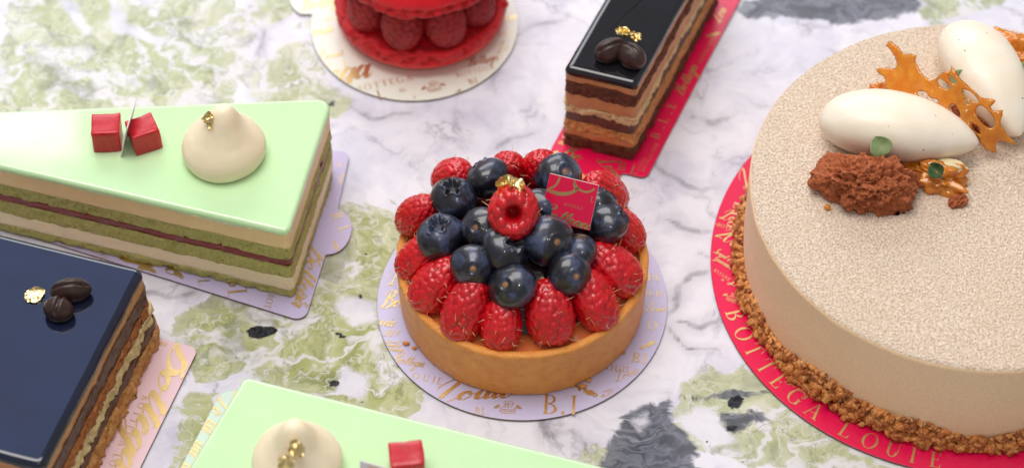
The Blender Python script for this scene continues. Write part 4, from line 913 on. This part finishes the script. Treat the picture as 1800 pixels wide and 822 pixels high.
# ---------------------------------------------------------------- round beige cake
CC = np.array((15.73, -1.48)); CR, CZ = 7.70, 4.24
def mat_velvet(top):
    t = NT('velvet_sprayed_top' if top else 'velvet_sprayed_side')
    w = t.vadd(t.coord(), t.noise(6, 2, color=True), .10)
    g = t.noise(13, 2, .55, vec=w); f = t.noise(20, 3); big = t.noise(.35, 3)
    if top:
        c = t.ramp(g, [(.31, S(200, 166, 138)), (.45, S(231, 206, 181)), (.57, S(243, 224, 203))]); h = t.ramp(g, [(.3, 0.), (.62, 1.)])  # brown gaps: the coating's own tone plus grain shading put into the colour
        c = t.mix(t.ramp(big, [(.35, 0.), (.7, .25)]), c, S(222, 194, 162)); nb = t.bump(h, .75, .07)
    else:
        c = t.ramp(g, [(.3, S(240, 200, 154)), (.65, S(250, 216, 174))]); nb = t.bump(t.math('ADD', t.math('MULTIPLY', g, .7), f), .3, .05)
        c = t.mix(t.ramp(big, [(.4, 0.), (.7, .3)]), c, S(236, 198, 154))
    return t.set(base=c, rough=.85, sheen=.15, sheenr=.6, normal=nb, sss=.08, sssr=(1, .6, .4), ssss=.15 * K)
M['velvet_top'], M['velvet_side'] = mat_velvet(True), mat_velvet(False)
cake = root('round_mousse_cake', (*CC, BT + .012), 'large round beige velvet cake at the right with crumb-edged base', 'cake')
a = np.linspace(0, math.pi / 2, 9); rr_ = .20
side = [(CR - .06, BT + .014)] + [(CR, z) for k, z in enumerate(np.linspace(.25, CZ - rr_ - .02, 34))] + [(CR - rr_ + rr_ * math.cos(t), CZ - rr_ + rr_ * math.sin(t)) for t in a[:5]]
V, F = lathe(np.array(side), 260); nr = V[:, :2] / np.linalg.norm(V[:, :2], axis=1, keepdims=True)
V[:, :2] += nr * (.05 * fbm(V * .5, 71, 3) + .008 * fbm(V * 5, 72, 2))[:, None]; rimlast = V[-260:].copy()
mk('mousse_side', V + (*CC, 0), F, M['velvet_side'], cake, origin=cake['o'])
top = [(CR - rr_ + rr_ * math.cos(t), CZ - rr_ + rr_ * math.sin(t)) for t in a[4:]] + [(r_, CZ + .01 * math.sin(r_ * 1.3)) for r_ in np.linspace(CR - rr_ - .15, 0.001, 60)]
V, F = lathe(np.array(top), 260); nr = V[:, :2] / np.maximum(np.linalg.norm(V[:, :2], axis=1, keepdims=True), 1e-6); R0 = np.linalg.norm(V[:, :2], axis=1)
V[:, :2] += nr * ((.05 * fbm(V * .5, 71, 3) + .008 * fbm(V * 5, 72, 2)) * sstep(6.8, 7.5, R0))[:, None]; V[:260] = rimlast
V[:, 2] += (.022 * fbm(V * .6, 75, 2) + .015 * fbm(V * 7, 76, 2)) * sstep(7.62, 7.3, R0)
mk('velvet_top', V + (*CC, 0), F, M['velvet_top'], cake, origin=cake['o'])
def mat_nut():
    t = NT('caramelised_nut_crumb'); oi = t.nd('ShaderNodeObjectInfo'); n = t.noise(3.2, 3); f = t.noise(12, 4, .6)
    c = t.ramp(t.math('FRACT', t.math('ADD', t.math('MULTIPLY', n, 2.2), oi.outputs['Random'])), [(0., S(170, 88, 34)), (.35, S(222, 136, 62)), (.7, S(242, 174, 100)), (.9, S(140, 68, 28)), (1., S(198, 112, 50))])
    return t.set(base=t.mix(t.ramp(f, [(.45, 0.), (.8, .5)]), c, S(176, 100, 46)), rough=.5, coat=.15, coatr=.3, normal=t.bump(f, .5, .05), sss=.1, sssr=(1, .5, .2), ssss=.1 * K)
M['nut'] = mat_nut()
CM = []
for k in range(7):
    V, F = ico(2, .62, 200 + k, (1.2, .9, .75)); o = mk('nut_crumb', V, F, M['nut'], smooth=True); CM.append((o.data, V, F)); bpy.data.objects.remove(o)
rn = np.random.default_rng(5); bV, bF, nb_ = [], [], 0; cnt = 0
spots = []
for i in range(1900):
    vis = i < 1500; ad = rn.uniform(128, 295) if vis else rn.uniform(-65, 128)
    hmax = .82 + .22 * math.sin(math.radians(ad * 5)) + .15 * math.sin(math.radians(ad * 13 + 40))
    t = rn.random() ** 1.25; z = BT + .03 + t * hmax; rad = CR + .03 + (1 - t) ** 1.1 * .28 * rn.random() + .05 * rn.normal()
    spots.append((ad, z, max(rad, CR + .0), (.075 + .10 * rn.random() ** 1.8) * (1.1 if t < .5 else .9), vis))
order = sorted([i for i, s_ in enumerate(spots) if s_[4] and 165 < s_[0] < 285], key=lambda i: -spots[i][3] - .25 * (spots[i][2] - CR))
single = set(order[:290])
for i, (ad, z, rad, sz, vis) in enumerate(spots):
    x, y = CC[0] + rad * math.cos(math.radians(ad)), CC[1] + rad * math.sin(math.radians(ad)); z = max(z, BT + .02 + sz * .6)
    q = Matrix.Rotation(rn.uniform(0, 6.28), 3, Vector(rn.normal(size=3)))
    me, V, F = CM[i % 7]
    if i in single:
        o = link('nut_crumb', me, cake, (x, y, z)); sz *= 1.12; o.scale = (sz, sz, sz); o.rotation_euler = q.to_euler()
    else:
        bV.append((V @ np.array(q).T) * sz + (x, y, z)); bF += [tuple(k + nb_ for k in f) for f in F]; nb_ += len(V)
g = mk('crumb_border', np.vstack(bV), bF, M['nut'], cake, origin=cake['o']); g['kind'] = 'stuff'
for o in [c_ for c_ in cake.children if c_.name.startswith('nut_crumb')]: o.parent = g

# quenelles
def mat_quenelle():
    t = NT('vanilla_cream_quenelle'); n = t.noise(.9, 3)
    v = t.voro(2.6, rnd=True); sp = t.math('MULTIPLY', t.ramp(v, [(.065, 1.), (.10, 0.)]), t.ramp(t.voro(2.6, out='Color', rnd=True), [(.35, 0.), (.6, .8)]))
    c = t.mix(sp, t.ramp(n, [(.3, S(245, 229, 206)), (.7, S(251, 239, 221))]), S(92, 80, 78))
    return t.set(base=c, rough=.36, coat=.1, coatr=.2, sss=.3, sssr=(1, .8, .6), ssss=.3 * K, normal=t.bump(t.math('ADD', t.noise(3, 4), t.math('MULTIPLY', t.noise(1.6, 3, vec=t.vmul(t.coord(), (.25, 1.6, 1.6))), 2.)), .10, .06))
M['quenelle'] = mat_quenelle()
def quenelle(c, d, L, R, label, seed, roll=0., wide=.40):
    x = np.linspace(0, 1, 70); x = .5 - .5 * np.cos(np.pi * x)
    r_ = (x ** .48) * ((1 - x) ** .66); r_ = r_ / r_.max() * R
    a_ = np.linspace(0, 2 * np.pi, 96, endpoint=False)
    V = []
    for xx, rr2 in zip(x, r_):
        k = 1 + .045 * np.cos(3 * (a_ - .5)) + .015 * np.cos(2 * a_ + 1)
        V.append(np.stack([np.full(96, (xx - .5) * L), rr2 * k * np.cos(a_), rr2 * k * np.sin(a_) * .96], 1))
    V = np.vstack(V); V[:, 2] += -.10 * ((V[:, 0] / L * 2) ** 2) * R
    V *= (1 + .018 * fbm(V * .7, seed, 3) + .003 * fbm(V * 5, seed + 2, 2))[:, None]
    V[:, 2] = np.where(V[:, 2] < -.82 * R, -.82 * R + (V[:, 2] + .82 * R) * .25, V[:, 2])
    o = mk('quenelle', V, gridfaces(70, 96), M['quenelle'], loc=c); o.data.flip_normals()
    dx = unit(d); up_ = np.array((0, 0, 1.)); dy = unit(np.cross(up_, dx)); dz = np.cross(dx, dy)
    o.rotation_mode = 'QUATERNION'; o.rotation_quaternion = Matrix(np.stack([dx, dy, dz], 1).tolist()).to_quaternion()
    tag(o, label, 'quenelle', 'vanilla quenelles on the beige cake'); return o
quenelle((13.14, .30, CZ + 1.02), (5.2, -1.02, -.10), 5.45, 1.24, 'ivory vanilla-flecked quenelle in front of the caramel tuile', 3)
quenelle((16.32, 2.62, CZ + 1.0), (1.75, -4.6, -.25), 5.1, 1.28, 'ivory quenelle behind the caramel tuile, pointing toward the viewer', 8)

# chocolate sponge chunks
M['chunk'] = mat_crumbly('caramel_brown_sponge', S(168, 84, 44), S(214, 126, 78), S(96, 42, 20), 8, .6, .85, 0., 1.)
def sponge(c, sx, sy, sz, seed, label, rz=0.):
    bm = bmesh.new(); bmesh.ops.create_icosphere(bm, subdivisions=7 if sx > 1 else 6, radius=1.0); V = np.array([v.co[:] for v in bm.verts]); F = [[v.index for v in f.verts] for f in bm.faces]; bm.free()
    N = V.copy(); V = V * (sx, sy, sz)
    d = .38 * fbm(N * 1.5 + seed, seed, 2) + .0
    V = V * (1 + d)[:, None]
    P = V
    e = .16 * fbm(P * 2.6, seed + 3, 3) - .20 * sstep(.15, .6, vn(P * 3.4, seed + 5)) - .12 * sstep(.1, .6, vn(P * 7.5, seed + 6)) + .12 * fbm(P * 8, seed + 8, 3) - .10 * sstep(.2, .6, vn(P * 14, seed + 11))
    V = V + N * e[:, None]
    V[:, 2] = np.maximum(V[:, 2], -.45 * sz); V[:, 2] += .45 * sz
    o = mk('sponge_chunk', V, F, M['chunk'], loc=c); o.rotation_euler.z = rz; tag(o, label, 'sponge', 'torn sponge pieces on the beige cake'); return o
sponge((11.88, -1.72, CZ), 1.62, 1.02, 1.18, 7, 'largest torn brown sponge chunk in front of the near quenelle', -.12)
sponge((15.95, 1.55, CZ), .95, .85, .55, 19, 'brown sponge chunk half hidden under the caramel tuile', .4)
sponge((14.95, -2.18, CZ), .30, .22, .24, 27, 'tiny sponge crumb alone right of the largest chunk', .2)
sponge((17.9, 3.4, CZ), .8, .7, .6, 33, 'brown sponge piece at the right edge behind the far quenelle', .2)

# caramel tuile
def mat_caramel(name, a, b, tr):
    t = NT(name); n = t.noise(2.4, 4, .6)
    return t.set(base=t.ramp(n, [(.3, a), (.7, b)]), rough=.12, coat=.5, coatr=.05, trans=tr, ior=1.45, sss=.5 * (1 - tr), sssr=(1, .45, .1), ssss=.2 * K, normal=t.bump(t.noise(5, 3), .3, .06))
M['caramel'] = mat_caramel('amber_caramel', S(240, 138, 22), S(252, 178, 60), .45)
M['caramel2'] = mat_caramel('deep_caramel', S(222, 120, 26), S(244, 164, 56), .2)
TUILE = [(-0.09, 0.86), (0.0, 1.1), (0.36, 1.0), (0.62, 0.89), (1.03, 1.04), (1.09, 0.8), (1.41, 0.6), (1.88, 0.47), (2.05, 0.87), (2.29, 1.08), (2.23, 1.33), (2.59, 1.09), (3.03, 0.98), (3.54, 0.8), (3.83, 0.83), (4.17, 0.97), (4.09, 0.68), (4.24, 0.61), (4.54, 0.81), (4.68, 0.47), (4.76, 0.29), (5.58, 0.02), (5.21, -0.07), (4.87, -0.14), (4.89, -0.39), (5.03, -0.57), (4.6, -0.72), (4.42, -0.58), (4.26, -0.43), (3.81, -0.3), (3.41, -0.33), (2.92, -0.21), (2.58, -0.28), (2.06, -0.33), (1.72, -0.4), (1.15, -0.51), (0.73, -0.51), (0.34, -0.14), (-0.0, -0.01), (0.33, 0.25), (0.55, 0.27), (0.58, 0.44), (0.44, 0.63), (0.18, 0.76)]
TUILE_HOLES = [[(2.08, 0.59), (2.15, 0.7), (2.52, 0.63), (2.54, 0.52), (2.27, 0.46)], [(2.98, 0.73), (3.24, 0.79), (3.6, 0.68), (3.61, 0.59), (3.29, 0.55), (3.08, 0.59)], [(3.7, 0.47), (3.89, 0.57), (4.4, 0.4), (4.54, 0.17), (4.33, 0.02), (3.98, 0.1), (3.75, 0.28)], [(2.86, 0.06), (3.0, 0.15), (3.25, 0.01), (3.31, -0.15), (2.95, -0.12)], [(2.31, 0.94), (2.5, 0.92), (2.71, 0.82), (2.53, 0.77)], [(3.76, -0.13), (4.0, -0.1), (4.21, -0.3), (4.0, -0.29)], [(3.16, 0.48), (3.43, 0.48), (3.35, 0.38)], [(1.62, -0.07), (1.88, 0.05), (2.11, -0.04), (2.36, 0.02), (2.41, -0.08), (2.06, -0.16), (1.74, -0.16)]]
TUILE_O, TUILE_U, TUILE_V, TUILE_N = (12.636,3.321,4.9), (0.8241,-0.5606,-0.081), (0.4139,0.4983,0.7618), (-0.3868,-0.6613,0.6427)
def jag(pts, k, amp, seed):
    p = np.array(pts + [pts[0]], float); q = resample(p, int(len(pts) * k) + 1)[:-1]; nn = onormals(q)
    return (q + nn * (amp * vn(np.c_[q * 6, np.zeros(len(q))], seed))[:, None]).tolist()
def smooth_hole(pts): return catmull(pts, 4, True).tolist()
gu, gv = np.arange(-.3, 5.8, .034), np.arange(-.9, 1.5, .034); GU, GV = np.meshgrid(gu, gv); Q = np.c_[GU.ravel(), GV.ravel()]
def tsd(Q):
    d_ = polydist(np.array(jag(TUILE, 4, .04, 3)), Q)
    for h in TUILE_HOLES: d_ = np.minimum(d_, -polydist(np.array(smooth_hole(h)), Q))
    return d_
sd = tsd(Q); gx, gy = np.gradient(sd.reshape(GU.shape), .034)[::-1]; gn = np.c_[gx.ravel(), gy.ravel()]; gn /= np.maximum(np.linalg.norm(gn, axis=1, keepdims=True), 1e-6)
snap = np.abs(sd) < .03; Q2 = np.where(snap[:, None], Q - gn * sd[:, None], Q); sd2 = np.where(snap, 0, sd); ok = sd2 >= 0
th_ = .045 * np.sqrt(np.clip(sd2 / .07, 0, 1)) * (1 + .35 * fbm(np.c_[Q * 3, np.zeros(len(Q))], 12, 2)); nq = len(Q)
faces = [f_ for f_ in gridfaces(len(gv), len(gu), False) if all(ok[k] for k in f_)]
V = np.vstack([np.c_[Q2, th_], np.c_[Q2, -th_]]); used = sorted({k for f_ in faces for k in f_} | {k + nq for f_ in faces for k in f_}); rem = {k: i for i, k in enumerate(used)}
F = [tuple(rem[k] for k in f_) for f_ in faces] + [tuple(rem[k + nq] for k in f_[::-1]) for f_ in faces]; V = V[used]
bm = bmesh.new(); bv = [bm.verts.new(q) for q in V]
for f_ in F: bm.faces.new([bv[k] for k in f_])
bmesh.ops.remove_doubles(bm, verts=bm.verts, dist=.0008); bm.verts.index_update(); V = np.array([v.co[:] for v in bm.verts]); F = [[v.index for v in f_.verts] for f_ in bm.faces]; bm.free()
V[:, 2] += .16 * fbm(V * np.array((.8, .9, 0)) + 3, 4, 2) + .05 * fbm(V * np.array((3, 3, 0)), 8, 2)
Rm = np.stack([np.array(TUILE_U), np.array(TUILE_V), np.array(TUILE_N)], 1)
W_ = V @ Rm.T + np.outer(.45 + .95 * np.sin(np.pi * np.clip((V[:, 0] + .2) / 5.9, 0, 1)), np.array((-.12, -.63, .765)))
o = mk('caramel_tuile', W_, F, M['caramel'], loc=TUILE_O); tag(o, 'jagged amber caramel tuile with holes between two quenelles', 'caramel')
def caramel_nut(c, s, seed, label, rz, nut):
    r = root('caramel_nut_cluster', c, label, 'caramel', 'caramel nut clusters on the beige cake')
    V, F = ico(5, .5, seed, (s[0], s[1], s[2])); V = V + unit((1, 1, 1)) * 0 + (V / np.linalg.norm(V, axis=1, keepdims=True)) * (.12 * fbm(V * 2.8, seed + 2, 3))[:, None]
    V[:, 2] = np.maximum(V[:, 2], -.6 * s[2]) + .6 * s[2]; R_ = np.array(Matrix.Rotation(rz, 3, 'Z')); mk('caramel', V @ R_.T + c, F, M['caramel2'], r, origin=r['o'])
    for k, (dx, dy, dz, q) in enumerate(nut):
        V, F = ico(4, .3, seed + 20 + k, (q * 1.5, q * .7, q * .6)); mk('nut_piece', (V @ np.array(Matrix.Rotation(-.35 + k, 3, 'Z')).T) + np.array(c) + (dx, dy, dz), F, M['nutmeat'], r, origin=r['o'])
M['nutmeat'] = mat_cream('pale_nut', S(240, 222, 178), .4, .2, .2)
caramel_nut((14.38, -1.2, CZ), (.98, .58, .5), 3, 'caramel nut cluster at the near end of the front quenelle', -.45, [(.42, .20, .62, .34)])
caramel_nut((17.6, 4.3, CZ), (1.0, .7, .6), 9, 'caramel nut cluster cut off by the right edge of the picture', -.2, [(.2, -.1, .62, .3)])
caramel_nut((12.75, 2.75, CZ), (.4, .3, .3), 12, 'small caramel bead under the left tip of the tuile', .3, [])
V, F = ico(3, .15, 4, (.11, .11, .09)); o = mk('caramel_drop', V + (0, 0, .08), F, M['caramel2'], loc=(10.58, -2.40, CZ)); tag(o, 'tiny golden caramel drop alone left of the largest sponge chunk', 'caramel')

# little leaves
def mat_leaf(name, a, b):
    t = NT(name); n = t.noise(3, 4, .6); return t.set(base=t.ramp(n, [(.3, a), (.7, b)]), rough=.5, coat=.1, sss=.15, sssr=(.4, 1, .2), ssss=.1 * K, normal=t.bump(t.noise(6, 3), .2, .03))
M['leaf_pale'] = mat_leaf('pale_green_leaf', S(126, 148, 96), S(158, 176, 126)); M['leaf_dark'] = mat_leaf('dark_green_leaf', S(52, 76, 40), S(88, 108, 66))
def leaf(c, d, spin, w, l, fold, mat, label, seed, parent=None):
    nx, ny = 13, 13; V = []
    for j in range(ny):
        t = j / (ny - 1); hw = w * (math.sin(math.pi * min(1, t * .94 + .06)) ** .62) * (1 - .12 * t)
        for i in range(nx):
            s_ = i / (nx - 1) * 2 - 1; x = s_ * hw; z = fold * abs(s_) ** 1.4 * hw - .5 * fold * (t - .5) ** 2 * l * .6 + .03 * math.sin(5 * t + s_ * 2 + seed)
            V.append((x, t * l - l / 2, z))
    V = np.array(V); nn = len(V); V2 = np.vstack([V, V - (0, 0, .03)]); F = gridfaces(ny, nx, False); F2 = F + [tuple(k + nn for k in f_[::-1]) for f_ in F]
    edge = [i for i in range(nx)] + [j * nx + nx - 1 for j in range(1, ny)] + [(ny - 1) * nx + i for i in range(nx - 2, -1, -1)] + [j * nx for j in range(ny - 2, 0, -1)]
    F2 += [(edge[k], edge[k] + nn, edge[(k + 1) % len(edge)] + nn, edge[(k + 1) % len(edge)]) for k in range(len(edge))]
    r = root('leaf', c, label, 'leaf', 'small herb leaves on the beige cake')
    b = mk('leaf_blade', V2, F2, M[mat], None); b.parent = r
    tb, fb = lathe(np.array([(.0, 0), (.035, 0), (.03, .22), (0, .22)]), 8); tb = tb[:, [0, 2, 1]] * (1, -1, 1) + (0, -l / 2 + .05, 0)
    st = mk('leaf_stem', tb, fb, M['leaf_dark'], None); st.parent = r
    orient(r, d, spin)
leaf((12.30, -1.02, 5.86), (.1, -.75, .65), .35, .42, .72, .35, 'leaf_pale', 'pale green leaf standing on the largest sponge chunk', 1)
leaf((14.20, -1.42, 5.12), (-.2, -.7, .7), .9, .30, .55, .8, 'leaf_dark', 'dark green leaf on the front caramel nut cluster', 2)
leaf((15.28, 2.05, 5.75), (.1, -.6, .75), 1.1, .40, .95, .3, 'leaf_pale', 'pale green leaf behind the upper edge of the tuile', 3)
leaf((17.70, 3.05, 5.2), (.1, -.6, .75), -.4, .32, .6, .3, 'leaf_pale', 'pale green leaf at the right edge beside the far quenelle', 4)

for o in ROOTS:
    if 'o' in o: del o['o']
